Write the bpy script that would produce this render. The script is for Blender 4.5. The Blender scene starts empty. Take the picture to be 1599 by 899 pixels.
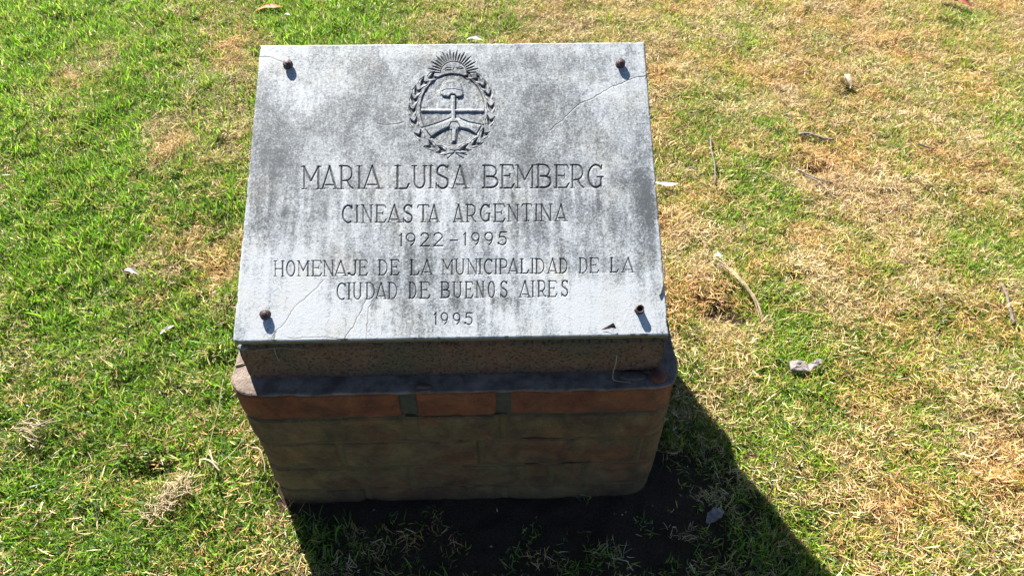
import bpy, bmesh, math, random
import numpy as np
from mathutils import Vector, Matrix

R = math.radians
scene = bpy.context.scene
col = scene.collection
rng = np.random.default_rng(7)
random.seed(7)

# ------------------------------------------------------------------ camera, world, sun, exposure
F_PX, PITCH, YAW, ROLL = 1134.96, 0.81724, 0.02874, 0.00616
CAM = Vector((0.0692, -0.6880, 1.3065))
fw = Vector((math.sin(YAW) * math.cos(PITCH), math.cos(YAW) * math.cos(PITCH), -math.sin(PITCH)))
rt0 = fw.cross(Vector((0, 0, 1))).normalized()
up0 = rt0.cross(fw)
rt = math.cos(ROLL) * rt0 + math.sin(ROLL) * up0
up = -math.sin(ROLL) * rt0 + math.cos(ROLL) * up0
cd = bpy.data.cameras.new('camera')
cam = bpy.data.objects.new('camera', cd)
col.objects.link(cam)
m = Matrix((rt, up, -fw)).transposed().to_4x4()
m.translation = CAM
cam.matrix_world = m
cd.sensor_width = 36
cd.lens = F_PX / 1599 * 36
cd.clip_start = 0.02
cd.clip_end = 500
scene.camera = cam

SUN_EL = R(41)
SUN_AZ = math.atan2(-0.447, 0.894)            # clockwise from +Y
world = bpy.data.worlds.new('World')
scene.world = world
world.use_nodes = True
wn = world.node_tree
bg = wn.nodes['Background']
sky = wn.nodes.new('ShaderNodeTexSky')
sky.sky_type = 'NISHITA'
sky.sun_disc = False
sky.sun_elevation = SUN_EL
sky.air_density = 0.6
sky.dust_density = 0.3
sky.ozone_density = 1.5
sky.sun_rotation = SUN_AZ % (2 * math.pi)
wn.links.new(sky.outputs[0], bg.inputs[0])
bg.inputs[1].default_value = 0.05
sd = bpy.data.lights.new('sun', 'SUN')
sd.energy = 5.0
sd.angle = R(0.53)
sd.color = (1.0, 0.95, 0.87)
sun = bpy.data.objects.new('sun', sd)
col.objects.link(sun)
sdir = Vector((math.sin(SUN_AZ) * math.cos(SUN_EL), math.cos(SUN_AZ) * math.cos(SUN_EL), math.sin(SUN_EL)))
sun.rotation_euler = sdir.to_track_quat('Z', 'Y').to_euler()
sun.location = sdir * 5
scene.view_settings.view_transform = 'Standard'
scene.view_settings.look = 'None'
scene.view_settings.exposure = 2.0
scene.view_settings.gamma = 1

# ------------------------------------------------------------------ helpers
def link(o, parent=None):
    col.objects.link(o)
    if parent is not None:
        o.parent = parent
    return o

def mesh_np(name, V, F, mat=None, parent=None, smooth=False, attrs=None, mats=None, mat_index=None):
    """V (n,3); F list of tuples or an (m,k) int array."""
    me = bpy.data.meshes.new(name)
    V = np.asarray(V, dtype=np.float64)
    if isinstance(F, np.ndarray):
        k = F.shape[1]
        me.vertices.add(len(V))
        me.vertices.foreach_set('co', V.astype(np.float32).ravel())
        me.loops.add(F.size)
        me.loops.foreach_set('vertex_index', F.astype(np.int32).ravel())
        me.polygons.add(len(F))
        me.polygons.foreach_set('loop_start', np.arange(0, F.size, k, dtype=np.int32))
        me.update(calc_edges=True)
    else:
        me.from_pydata([tuple(v) for v in V], [], [tuple(f) for f in F])
        me.update()
    if smooth:
        me.polygons.foreach_set('use_smooth', np.ones(len(me.polygons), dtype=bool))
    for an, (typ, arr) in (attrs or {}).items():
        a = me.attributes.new(an, typ, 'POINT')
        a.data.foreach_set('value' if typ == 'FLOAT' else ('vector' if typ == 'FLOAT_VECTOR' else 'color'),
                           np.asarray(arr, dtype=np.float32).ravel())
    for mt in (mats or ([mat] if mat else [])):
        me.materials.append(mt)
    if mat_index is not None:
        me.polygons.foreach_set('material_index', np.asarray(mat_index, dtype=np.int32))
    o = bpy.data.objects.new(name, me)
    if parent != 'nolink':
        link(o, parent)
    return o

def tag(o, label=None, cat=None, group=None, kind=None):
    for k, v in (('label', label), ('category', cat), ('group', group), ('kind', kind)):
        if v:
            o[k] = v
    return o

class VNoise:
    """smooth value noise on a hashed lattice"""
    def __init__(self, seed):
        self.t = np.random.default_rng(seed).random((256, 256))
    def one(self, x, y):
        xi = np.floor(x).astype(int); yi = np.floor(y).astype(int)
        fx = x - xi; fy = y - yi
        fx = fx * fx * (3 - 2 * fx); fy = fy * fy * (3 - 2 * fy)
        t = self.t
        g = lambda i, j: t[i & 255, j & 255]
        return (g(xi, yi) * (1 - fx) * (1 - fy) + g(xi + 1, yi) * fx * (1 - fy)
                + g(xi, yi + 1) * (1 - fx) * fy + g(xi + 1, yi + 1) * fx * fy)
    def __call__(self, x, y, octs=3, gain=0.5):
        s = 0; a = 1; n = 0
        for k in range(octs):
            s = s + a * self.one(x * 2 ** k + 17.3 * k, y * 2 ** k - 9.1 * k); n += a; a *= gain
        return s / n            # 0..1, mean .5

def new_mat(name):
    m = bpy.data.materials.new(name)
    m.use_nodes = True
    nt = m.node_tree
    return m, nt, nt.nodes['Principled BSDF']

def N(nt, typ, **kw):
    n = nt.nodes.new(typ)
    for k, v in kw.items():
        setattr(n, k, v)
    return n

def sock(nt, s, v):
    if hasattr(v, 'links'):
        nt.links.new(v, s)
    else:
        s.default_value = v

def math_n(nt, op, a, b=None, c=None, clamp=False):
    n = N(nt, 'ShaderNodeMath', operation=op, use_clamp=clamp)
    sock(nt, n.inputs[0], a)
    if b is not None: sock(nt, n.inputs[1], b)
    if c is not None: sock(nt, n.inputs[2], c)
    return n.outputs[0]

def vec_n(nt, op, a, b=None, scale=None):
    n = N(nt, 'ShaderNodeVectorMath', operation=op)
    sock(nt, n.inputs[0], a)
    if b is not None: sock(nt, n.inputs[1], b)
    if scale is not None: sock(nt, n.inputs['Scale'], scale)
    return n.outputs[1] if op in ('LENGTH', 'DOT_PRODUCT') else n.outputs[0]

def noise(nt, co, scale, detail=4, rough=0.55, dist=0):
    n = N(nt, 'ShaderNodeTexNoise')
    nt.links.new(co, n.inputs['Vector'])
    n.inputs['Scale'].default_value = scale
    n.inputs['Detail'].default_value = detail
    n.inputs['Roughness'].default_value = rough
    n.inputs['Distortion'].default_value = dist
    return n.outputs['Fac']

def mapr(nt, v, a, b, c=0.0, d=1.0, smooth=False):
    n = N(nt, 'ShaderNodeMapRange')
    if smooth: n.interpolation_type = 'SMOOTHSTEP'
    sock(nt, n.inputs[0], v)
    for i, x in enumerate((a, b, c, d)):
        n.inputs[i + 1].default_value = x
    return n.outputs[0]

def mixc(nt, f, a, b, mode='MIX'):
    n = N(nt, 'ShaderNodeMix', data_type='RGBA', blend_type=mode)
    sock(nt, n.inputs[0], f)
    for s, v in ((n.inputs[6], a), (n.inputs[7], b)):
        if isinstance(v, tuple): v = (*v, 1) if len(v) == 3 else v
        sock(nt, s, v)
    return n.outputs[2]

def attr(nt, name, typ='GEOMETRY'):
    n = N(nt, 'ShaderNodeAttribute', attribute_name=name, attribute_type=typ)
    return n

def bump(nt, h, strength, dist, normal=None):
    n = N(nt, 'ShaderNodeBump')
    n.inputs['Strength'].default_value = strength
    n.inputs['Distance'].default_value = dist
    sock(nt, n.inputs['Height'], h)
    if normal is not None: nt.links.new(normal, n.inputs['Normal'])
    return n.outputs[0]

def objco(nt):
    return N(nt, 'ShaderNodeTexCoord').outputs['Object']

def objrand(nt):
    return N(nt, 'ShaderNodeObjectInfo').outputs['Random']

# ------------------------------------------------------------------ dimensions (metres)
S = 0.325                 # half width of the marble plaque
L = 0.511                 # its length up the slope
TILT = R(26.36)
HS = 0.4646               # front top edge of the plaque
TH = 0.020
WB, YF, YB, RC = 0.3606, -0.0226, 0.515, 0.045   # brick pedestal: half width, front, back, corner radius
HL = 0.3599               # height of its ledge
WK, KF, KB = 0.3285, 0.0112, 0.478              # wedge block half width, front, back
H = np.array([[1.09752992e-03, 3.93991708e-06, -7.76441628e-01],
              [-1.81724238e-05, -1.12669028e-03, 6.07122507e-01],
              [-1.05016329e-05, 3.01210687e-04, 1.0]])
HI = np.linalg.inv(H)
def p2s(x, y):            # measured drawing coordinates -> plaque coordinates (u, v) in metres
    q = H @ np.array([x, y, 1.0]); return q[0] / q[2], q[1] / q[2]
def s2p(u, v):
    d = HI[2, 0] * u + HI[2, 1] * v + HI[2, 2]
    return (HI[0, 0] * u + HI[0, 1] * v + HI[0, 2]) / d, (HI[1, 0] * u + HI[1, 1] * v + HI[1, 2]) / d

# ------------------------------------------------------------------ marble
def segdist(X, Y, a, b):
    ax, ay = a; bx, by = b
    dx, dy = bx - ax, by - ay
    l2 = dx * dx + dy * dy + 1e-12
    t = np.clip(((X - ax) * dx + (Y - ay) * dy) / l2, 0, 1)
    return np.hypot(X - ax - t * dx, Y - ay - t * dy), t

def sstep(a, b, x):
    t = np.clip((x - a) / (b - a), 0, 1); return t * t * (3 - 2 * t)

DIRT = [(700, 175, 230, 80, .08), (560, 150, 40, 60, .08),  # x, y, rx, ry, amount in the drawing coordinates of the plaque
 (425, 215, 40, 60, .42), (440, 290, 38, 55, .32), (420, 350, 22, 40, .22), (560, 185, 70, 50, .22), (600, 130, 60, 35, .12),
 (530, 130, 60, 28, -.10), (470, 145, 30, 28, -.42), (420, 90, 50, 14, -.30), (700, 78, 330, 10, -.22), (850, 110, 90, 35, .10),
 (880, 180, 60, 60, .20), (810, 240, 50, 60, .20), (945, 150, 38, 40, -.28), (985, 230, 26, 40, .05), (1005, 285, 20, 60, .40),
 (1015, 340, 14, 40, .35), (1000, 120, 14, 60, -.15), (720, 240, 60, 40, .10), (625, 240, 40, 60, .08), (520, 260, 50, 30, .02),
 (850, 290, 90, 22, .10), (900, 330, 60, 30, .26), (860, 370, 60, 26, .16), (730, 330, 50, 25, .10), (960, 400, 50, 30, .04),
 (1020, 400, 16, 40, .12), (430, 400, 50, 40, -.28), (460, 480, 90, 60, -.66), (380, 460, 26, 90, -.20), (560, 505, 60, 30, -.35),
 (620, 440, 70, 22, .12), (660, 480, 60, 25, .16), (640, 510, 50, 18, .05), (740, 480, 40, 25, .16), (800, 500, 120, 26, -.22),
 (960, 490, 100, 48, -.62), (930, 450, 60, 22, -.30), (690, 528, 360, 8, -.20), (560, 370, 70, 30, -.02), (650, 300, 70, 25, -.10),
 (800, 420, 60, 25, -.06), (760, 355, 60, 20, -.04), (480, 350, 40, 40, .02), (690, 100, 70, 22, .06), (700, 165, 60, 60, .02)]
vn1, vn2, vn3 = VNoise(11), VNoise(12), VNoise(13)
LINE_BASES = [(472, 942, 294.7, 292.0), (535, 885, 347.5, 344.0), (428, 990, 431, 424), (526, 888, 466.8, 461.6)]
def dirt_at(u, v):
    x, y = s2p(u, v)
    d = np.full(np.shape(u), 0.52)
    for (cx, cy, rx, ry, a) in DIRT:
        d = d + a * np.exp(-((x - cx) / rx) ** 2 - ((y - cy) / ry) ** 2)
    d = d + 0.48 * (vn1(u * 22, v * 18, 3) - .5)
    st = vn2(u * 130, v * 9, 2) - .5                      # rain streaks down the slope
    d = d + 0.70 * st * (.12 + .88 * sstep(230, 300, y))
    d = d + 0.45 * (vn3(u * 60, v * 34 + 3, 3, .6) - .5)
    for (x0, x1, y0, y1) in LINE_BASES:                   # runs below the carved lines: washed pale and dark by turns
        yb = y0 + (y1 - y0) * np.clip((x - x0) / (x1 - x0), 0, 1)
        w = sstep(x0 - 8, x0 + 8, x) * (1 - sstep(x1 - 8, x1 + 8, x))
        run = np.where(y > yb, np.exp(-np.maximum(y - yb, 0) / 16.0), 0) * w
        d = d + run * 1.3 * (vn3(u * 110, v * 3 + y0, 2) - .55)
    return d

marble, nt, bs = new_mat('weathered_marble')
co = objco(nt)
dirt = attr(nt, 'dirt').outputs['Fac']
cut = attr(nt, 'cut').outputs['Fac']
nA = noise(nt, co, 120, 10, .78, .8)
nB = noise(nt, co, 300, 6, .75, .5)
mp = N(nt, 'ShaderNodeMapping'); nt.links.new(co, mp.inputs[0]); mp.inputs['Scale'].default_value = (1.0, .22, 1)
nC = noise(nt, mp.outputs[0], 210, 5, .65, .2)
nL = noise(nt, co, 26, 6, .6, .8)
t = math_n(nt, 'ADD', math_n(nt, 'MULTIPLY', math_n(nt, 'SUBTRACT', nA, .5), 1.7),
           math_n(nt, 'MULTIPLY', math_n(nt, 'SUBTRACT', nB, .5), 2.7))
t = math_n(nt, 'ADD', t, math_n(nt, 'MULTIPLY', math_n(nt, 'SUBTRACT', nC, .5), .8))
t = math_n(nt, 'ADD', t, math_n(nt, 'MULTIPLY', math_n(nt, 'SUBTRACT', nL, .5), .95))
f = mapr(nt, math_n(nt, 'ADD', dirt, t), 0.08, 1.16)
ramp = N(nt, 'ShaderNodeValToRGB')
nt.links.new(f, ramp.inputs[0])
e = ramp.color_ramp.elements
e[0].position = 0.0; e[0].color = (.405, .428, .438, 1)
e[1].position = 1.0; e[1].color = (.062, .070, .076, 1)
for p, c in ((.25, (.308, .332, .345, 1)), (.5, (.205, .223, .234, 1)), (.75, (.112, .124, .132, 1))):
    q = e.new(p); q.color = c
warm = mapr(nt, noise(nt, co, 14, 3, .5), .5, .75)
cbase = mixc(nt, math_n(nt, 'MULTIPLY', warm, .8), ramp.outputs[0], (1.0, .92, .81), 'MULTIPLY')
# white lichen-like dots and small dark pits
vor = N(nt, 'ShaderNodeTexVoronoi'); vor.inputs['Scale'].default_value = 170; nt.links.new(co, vor.inputs['Vector'])
pit = mapr(nt, vor.outputs['Distance'], .05, .16, 1, 0, True)
vsel = math_n(nt, 'GREATER_THAN', N(nt, 'ShaderNodeSeparateColor').outputs[0], .9)
sc = [n for n in nt.nodes if n.bl_idname == 'ShaderNodeSeparateColor'][0]
nt.links.new(vor.outputs['Color'], sc.inputs[0])
cbase = mixc(nt, math_n(nt, 'MULTIPLY', math_n(nt, 'MULTIPLY', pit, vsel), .85), cbase, (.16, .15, .15))
vor2 = N(nt, 'ShaderNodeTexVoronoi'); vor2.inputs['Scale'].default_value = 95; nt.links.new(co, vor2.inputs['Vector'])
sc2 = N(nt, 'ShaderNodeSeparateColor'); nt.links.new(vor2.outputs['Color'], sc2.inputs[0])
dots = math_n(nt, 'MULTIPLY', mapr(nt, vor2.outputs['Distance'], .12, .3, 1, 0, True), math_n(nt, 'GREATER_THAN', sc2.outputs[1], .9))
cbase = mixc(nt, math_n(nt, 'MULTIPLY', dots, .25), cbase, (.62, .65, .68))
# hair cracks: (points in drawing coordinates, width in metres, strength)
CRACKS = [([(1012, 116), (1002, 120), (992, 121), (968, 131), (952, 137), (930, 151), (905, 162), (878, 186), (858, 204)], .0010, .8),
          ([(425, 531), (431, 516), (447, 500), (462, 478), (482, 460), (508, 436)], .0009, .6),
          ([(427, 533), (432, 518)], .0016, .8),
          ([(536, 531), (552, 508), (563, 484), (573, 466)], .0010, .6),
          ([(572, 531), (574, 505), (575, 484), (582, 466)], .0010, .6),
          ([(450, 527), (490, 525), (530, 528)], .0009, .45),
          ([(404, 91), (420, 90), (436, 96), (446, 100)], .0012, .5),
          ([(590, 193), (604, 196), (630, 191)], .0012, .6),
          ([(1026, 300), (1033, 360), (1036, 420), (1044, 500)], .0010, .4)]
crack = math_n(nt, 'MULTIPLY', attr(nt, 'crack').outputs['Fac'], mapr(nt, nB, .3, .5, .6, 1))
vnc1, vnc2 = VNoise(21), VNoise(22)
def crack_at(u, v):
    uu = u + (vnc1(u * 90, v * 90, 3) - .5) * .0045; vv = v + (vnc2(u * 90, v * 90, 3) - .5) * .0045
    out = np.zeros(np.shape(u))
    for pts, w, stg in CRACKS:
        q = [p2s(*a) for a in pts]
        for k, (a, b) in enumerate(zip(q[:-1], q[1:])):
            d, _ = segdist(uu, vv, a, b)
            fade = 1 - .45 * k / len(pts)
            out = np.maximum(out, stg * fade * np.clip((w * 1.25 - d) / (w * .9), 0, 1))
    return out
cbase = mixc(nt, crack, cbase, (.11, .10, .09))
cbase = mixc(nt, attr(nt, 'side').outputs['Fac'], cbase, mixc(nt, mapr(nt, nA, .4, .6), (.10, .092, .055), (.20, .185, .12)))
# dark deposit in the carving
cutn = math_n(nt, 'MULTIPLY', cut, mapr(nt, noise(nt, co, 110, 5, .7), .34, .6, .6, 1.0))
cbase = mixc(nt, cutn, cbase, (.020, .018, .015))
nt.links.new(cbase, bs.inputs['Base Color'])
bs.inputs['Roughness'].default_value = .62
bs.inputs['Specular IOR Level'].default_value = .35
hh = math_n(nt, 'ADD', math_n(nt, 'MULTIPLY', nA, 1.0), math_n(nt, 'MULTIPLY', nB, .8))
hh = math_n(nt, 'SUBTRACT', hh, math_n(nt, 'MULTIPLY', crack, 1.5))
nt.links.new(bump(nt, hh, .55, .0009), bs.inputs['Normal'])

# ------------------------------------------------------------------ stroke letters (unit box, base 0, top 1)
def arc(cx, cy, rx, ry, a0, a1, n=14):
    return [(cx + rx * math.cos(R(a0 + (a1 - a0) * i / n)), cy + ry * math.sin(R(a0 + (a1 - a0) * i / n))) for i in range(n + 1)]
T_, t_ = 1.0, .62
def sf(x, y, w=.16):      # a serif
    return ([(x - w, y), (x + w, y)], .5)
G = {
 'A': [([(.02, 0), (.5, 1.0)], t_), ([(.5, 1.0), (.93, 0)], T_ * 1.1), ([(.22, .17), (.78, .17)], t_), sf(.05, 0, .13), sf(.92, 0, .18)],
 'B': [([(.12, 0), (.12, 1)], T_), ([(.0, 1), (.45, 1)] + arc(.45, .74, .42, .26, 90, -75), t_ * 1.2), ([(.25, .5), (.5, .5)] + arc(.5, .255, .46, .25, 85, -90) + [(.0, 0)], T_)],
 'C': [(arc(.55, .5, .5, .5, 42, 300, 26), T_), ([(.93, 1.0), (.92, .80)], t_)],
 'D': [([(.15, 0), (.15, 1)], T_), ([(0, 1), (.35, 1)] + arc(.35, .5, .6, .5, 90, -90, 20) + [(0, 0)], t_ * 1.2)],
 'E': [([(.15, 0), (.15, 1)], T_), ([(0, 1), (.86, 1), (.97, .84)], t_ * 1.1), ([(.15, .53), (.68, .53)], t_), ([(.68, .62), (.68, .43)], t_ * .8), ([(0, 0), (.82, 0), (.98, .18)], t_ * 1.2)],
 'G': [(arc(.52, .5, .48, .5, 40, 318, 26), T_), ([(.90, 1.0), (.89, .80)], t_), ([(.6, .47), (1.0, .47)], t_), ([(.87, .47), (.87, .04)], T_)],
 'H': [([(.15, 0), (.15, 1)], t_), ([(.85, 0), (.85, 1)], T_), ([(.15, .5), (.85, .5)], t_), sf(.15, 0, .14), sf(.15, 1, .14), sf(.85, 0, .14), sf(.85, 1, .14)],
 'I': [([(.5, 0), (.5, 1)], T_)],
 'J': [([(.75, 1), (.75, .25)] + arc(.45, .25, .30, .25, 0, -150, 8), T_), sf(.75, 1, .22), ([(.1, .12), (.12, .12)], 1.7)],
 'L': [([(.17, 0), (.17, 1)], T_ * 1.1), ([(0, 0), (.8, 0), (.98, .22)], t_ * 1.2), sf(.17, 1, .19)],
 'M': [([(.10, 0), (.10, 1)], t_), ([(.08, 1), (.47, .36)], T_), ([(.47, .36), (.88, 1)], t_ * 1.1), ([(.88, 1), (.88, 0)], T_), sf(.10, 0, .12), sf(.88, 0, .13), sf(.04, 1, .10), sf(.92, 1, .10)],
 'N': [([(.14, 0), (.14, 1)], t_), ([(.12, 1), (.86, 0)], T_), ([(.86, 0), (.86, 1)], t_), sf(.14, 0, .14), sf(.07, 1, .12), sf(.86, 1, .14)],
 'O': [(arc(.5, .5, .44, .5, 0, 360, 30), T_ * .9)],
 'P': [([(.15, 0), (.15, 1)], T_), ([(0, 1), (.45, 1)] + arc(.45, .71, .45, .29, 90, -90) + [(.15, .42)], t_ * 1.2), sf(.15, 0, .16)],
 'R': [([(.15, 0), (.15, 1)], T_), ([(0, 1), (.5, 1)] + arc(.5, .68, .42, .32, 90, -80) + [(.2, .34)], T_ * .8), ([(.55, .36), (.78, .1), (1.0, 0)], T_ * .8), sf(.15, 0, .16)],
 'S': [(arc(.5, .75, .36, .25, 35, 215, 12) + arc(.5, .25, .38, .25, 45, -150, 14), T_), ([(.88, 1.0), (.87, .8)], t_), ([(.06, .0), (.07, .24)], t_)],
 'T': [([(.5, 0), (.5, 1)], T_), ([(.0, .86), (.06, 1), (.94, 1), (1.0, .86)], t_), sf(.5, 0, .22)],
 'U': [([(.17, 1), (.17, .3)] + arc(.5, .3, .33, .3, 180, 360, 14) + [(.83, 1)], T_ * .85), sf(.15, 1, .16), sf(.85, 1, .14)],
 '1': [([(.5, 0), (.5, 1)], T_), ([(.5, 1), (.2, .82)], t_)],
 '9': [(arc(.5, .68, .42, .32, 0, 360, 24), T_ * .8), (arc(.1, .68, .83, .75, 0, -58, 10), T_ * .8)],
 '2': [(arc(.5, .72, .42, .28, 160, -20, 14) + [(.1, .02)], T_ * .85), ([(.05, 0), (1.0, 0)], T_ * .9)],
 '5': [([(.98, 1), (.30, 1), (.22, .58)] + arc(.5, .33, .46, .33, 110, -140, 18), T_ * .85), ([(.1, .13), (.12, .12)], 1.5)],
 '-': [([(0, .42), (1, .42)], T_ * .9)],
}
# each carved line: letters with their left and right limits, then the top and the base at the left and right end
LINES = [
 ('MARIA LUISA BEMBERG', 3.3, (472, 260, 294.7), (942, 256.5, 292),
  [('M', 472, 500.6), ('A', 503, 526), ('R', 530, 551), ('I', 556, 566), ('A', 568, 594), ('L', 617, 639), ('U', 643, 667), ('I', 668, 677), ('S', 679.5, 702), ('A', 706.5, 730),
   ('B', 753.7, 778), ('E', 781.3, 803), ('M', 805.7, 835), ('B', 838, 861), ('E', 866, 888.6), ('R', 891, 911.5), ('G', 918, 942)]),
 ('CINEASTA ARGENTINA', 2.7, (535, 320.6, 347.5), (885, 318.0, 344),
  [('C', 534.4, 550.6), ('I', 553, 562), ('N', 564.5, 582), ('E', 586, 603), ('A', 606, 625), ('S', 629, 645), ('T', 652, 669.5), ('A', 670, 685),
   ('A', 708.5, 723), ('R', 727.5, 743), ('G', 750, 765.6), ('E', 770.6, 788.8), ('N', 792, 811), ('T', 815, 830), ('I', 833, 842), ('N', 843, 862.5), ('A', 867.5, 884.5)]),
 ('1922-1995', 2.4, (626, 364.5, 383.6), (791, 362, 381.8),
  [('1', 622, 631), ('9', 633, 649), ('2', 655.7, 670), ('2', 676.3, 691.5), ('-', 703, 714), ('1', 722, 731), ('9', 735.5, 749), ('9', 756, 770), ('5', 776.8, 791)]),
 ('HOMENAJE DE LA MUNICIPALIDAD DE LA', 2.3, (428, 407.2, 431), (990, 401.6, 424),
  [('H', 427.5, 444), ('O', 447, 461), ('M', 465, 483), ('E', 486.6, 502.5), ('N', 504.5, 522), ('A', 523, 541), ('J', 543, 558.8), ('E', 560, 574), ('D', 591, 605), ('E', 609.5, 623.5),
   ('L', 640.4, 654.5), ('A', 658, 675), ('M', 690, 708), ('U', 710, 726), ('N', 729, 746), ('I', 746, 753.5), ('C', 756, 769), ('I', 771, 778), ('P', 779.7, 793), ('A', 794, 809),
   ('L', 812.6, 825.7), ('I', 828, 835), ('D', 836, 850), ('A', 855.7, 870), ('D', 873.5, 886), ('D', 904.5, 917.6), ('E', 921, 935.5), ('L', 953, 966), ('A', 972, 990)]),
 ('CIUDAD DE BUENOS AIRES', 2.3, (526, 441.5, 466.8), (888, 437.2, 461.6),
  [('C', 526, 540), ('I', 541, 549), ('U', 550.4, 565.4), ('D', 571, 585), ('A', 587, 603), ('D', 605.8, 620), ('D', 638.6, 650), ('E', 655.5, 671.5), ('B', 688.4, 702.4), ('U', 706.6, 721.6),
   ('E', 726.3, 738.5), ('N', 743, 756.3), ('O', 762, 772.8), ('S', 780.7, 793), ('A', 811.6, 827.6), ('I', 828.5, 836), ('R', 839.8, 852), ('E', 855.7, 869.8), ('S', 876.4, 887.6)]),
 ('1995', 2.3, (678, 488, 506.2), (738, 487.6, 505.6),
  [('1', 676, 685), ('9', 688, 699.7), ('9', 707, 718.8), ('5', 725, 737.5)]),
]

def carve(X, Y, D, C, pts, w, depth=1.0):
    """V-groove of width w along a polyline, all in drawing units; D depth, C colour of the deposit"""
    xs = [p[0] for p in pts]; ys = [p[1] for p in pts]
    m_ = (X > min(xs) - w * 1.2) & (X < max(xs) + w * 1.2) & (Y > min(ys) - w * 1.2) & (Y < max(ys) + w * 1.2)
    if not m_.any(): return
    x, y = X[m_], Y[m_]
    d = np.full(x.shape, 1e9)
    for a, b in zip(pts[:-1], pts[1:]):
        d = np.minimum(d, segdist(x, y, a, b)[0])
    g = np.clip(1 - d / (w * .62), 0, 1) * depth
    D[m_] = np.maximum(D[m_], g)
    C[m_] = np.maximum(C[m_], sstep(w * .62, w * .30, d))

def polysd(X, Y, poly):
    d = np.full(X.shape, 1e9); ins = np.zeros(X.shape, bool)
    n = len(poly)
    for i in range(n):
        a, b = poly[i], poly[(i + 1) % n]
        d = np.minimum(d, segdist(X, Y, a, b)[0])
        c = ((a[1] > Y) != (b[1] > Y)) & (X < (b[0] - a[0]) * (Y - a[1]) / (b[1] - a[1] + 1e-12) + a[0])
        ins ^= c
    return np.where(ins, -d, d)

def patch_grid(u0, u1, v0, v1, res):
    nu = int(round((u1 - u0) / res)) + 1; nv = int(round((v1 - v0) / res)) + 1
    U, Vv = np.meshgrid(np.linspace(u0, u1, nu), np.linspace(v0, v1, nv))
    i = np.arange(nu * nv).reshape(nv, nu)
    F = np.stack([i[:-1, :-1], i[:-1, 1:], i[1:, 1:], i[1:, :-1]], -1).reshape(-1, 4)
    return U, Vv, F

RECTS = []
def make_patch(name, rect, hfun, res, parent, label):
    U, Vv, F = patch_grid(*rect, res)
    X, Y = s2p(U, Vv)
    W, C = hfun(X, Y)
    edge = np.minimum.reduce([U - rect[0], rect[1] - U, Vv - rect[2], rect[3] - Vv])
    W = W * sstep(0, .0012, edge)
    V3 = np.stack([U, Vv, W], -1).reshape(-1, 3)
    o = mesh_np(name, V3, F, marble, parent, True, {'dirt': ('FLOAT', dirt_at(U, Vv)), 'cut': ('FLOAT', C), 'crack': ('FLOAT', crack_at(U, Vv))})
    o['label'] = label
    return o

# ------------------------------------------------------------------ the memorial
mem = bpy.data.objects.new('memorial', None)
link(mem)
mem.empty_display_size = .1
tag(mem, 'low brick memorial with rounded corners carrying a tilted engraved white marble plaque', 'memorial')

plaque_rects = []
for (txt, w, l, r, lets) in LINES:
    pts = [p2s(l[0] - 4, l[1] - 3.5), p2s(l[0] - 4, l[2] + 3.5), p2s(r[0] + 4, r[1] - 3.5), p2s(r[0] + 4, r[2] + 3.5)]
    us = [p[0] for p in pts]; vs = [p[1] for p in pts]
    plaque_rects.append((min(us) - .001, max(us) + .001, min(vs), max(vs)))
pts = [p2s(632, 78), p2s(780, 78), p2s(632, 251), p2s(780, 251)]
EMB = (min(p[0] for p in pts), max(p[0] for p in pts), min(p[1] for p in pts), max(p[1] for p in pts))
plaque_rects.append(EMB)
for i in range(len(plaque_rects) - 1):       # keep neighbouring strips from touching
    a = plaque_rects[i]
    for j in range(i + 1, len(plaque_rects)):
        b = plaque_rects[j]
        if a[0] < b[1] and b[0] < a[1] and a[2] < b[3] and b[2] < a[3]:
            if a[2] > b[2]:
                mid = (a[2] + b[3]) / 2; a = (a[0], a[1], mid + .0002, a[3]); plaque_rects[i] = a; plaque_rects[j] = (b[0], b[1], b[2], mid - .0002)
            else:
                mid = (b[2] + a[3]) / 2; a = (a[0], a[1], a[2], mid - .0002); plaque_rects[i] = a; plaque_rects[j] = (b[0], b[1], mid + .0002, b[3])

# slab body: flat face with openings for the carved strips, worn arris, sides and back
ins = .0022
def breaks(lo, hi, step, extra):
    s = sorted(set([round(lo, 6), round(hi, 6)] + [round(x, 6) for x in extra]))
    out = []
    for a, b in zip(s[:-1], s[1:]):
        n = max(1, int(math.ceil((b - a) / step)))
        out += [a + (b - a) * k / n for k in range(n)]
    return np.array(out + [hi])
us = breaks(-S + ins, S - ins, .0013, [x for r in plaque_rects for x in r[:2]])
vs = breaks(ins, L - ins, .0013, [x for r in plaque_rects for x in r[2:]])
U, Vv = np.meshgrid(us, vs)
nu, nv = len(us), len(vs)
idx = np.arange(nu * nv).reshape(nv, nu)
F = np.stack([idx[:-1, :-1], idx[:-1, 1:], idx[1:, 1:], idx[1:, :-1]], -1).reshape(-1, 4)
cu = ((us[:-1] + us[1:]) / 2)[None, :].repeat(nv - 1, 0).ravel(); cv = ((vs[:-1] + vs[1:]) / 2)[:, None].repeat(nu - 1, 1).ravel()
keep = np.ones(len(F), bool)
for r in plaque_rects:
    keep &= ~((cu > r[0]) & (cu < r[1]) & (cv > r[2]) & (cv < r[3]))
F = F[keep]
V3 = [np.stack([U, Vv, np.zeros_like(U)], -1).reshape(-1, 3)]
loop = list(idx[0, :]) + list(idx[1:, -1]) + list(idx[-1, -2::-1]) + list(idx[-2:0:-1, 0])
lp = V3[0][loop]
cen = np.array([0, L / 2])
n_ = len(loop)
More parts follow.
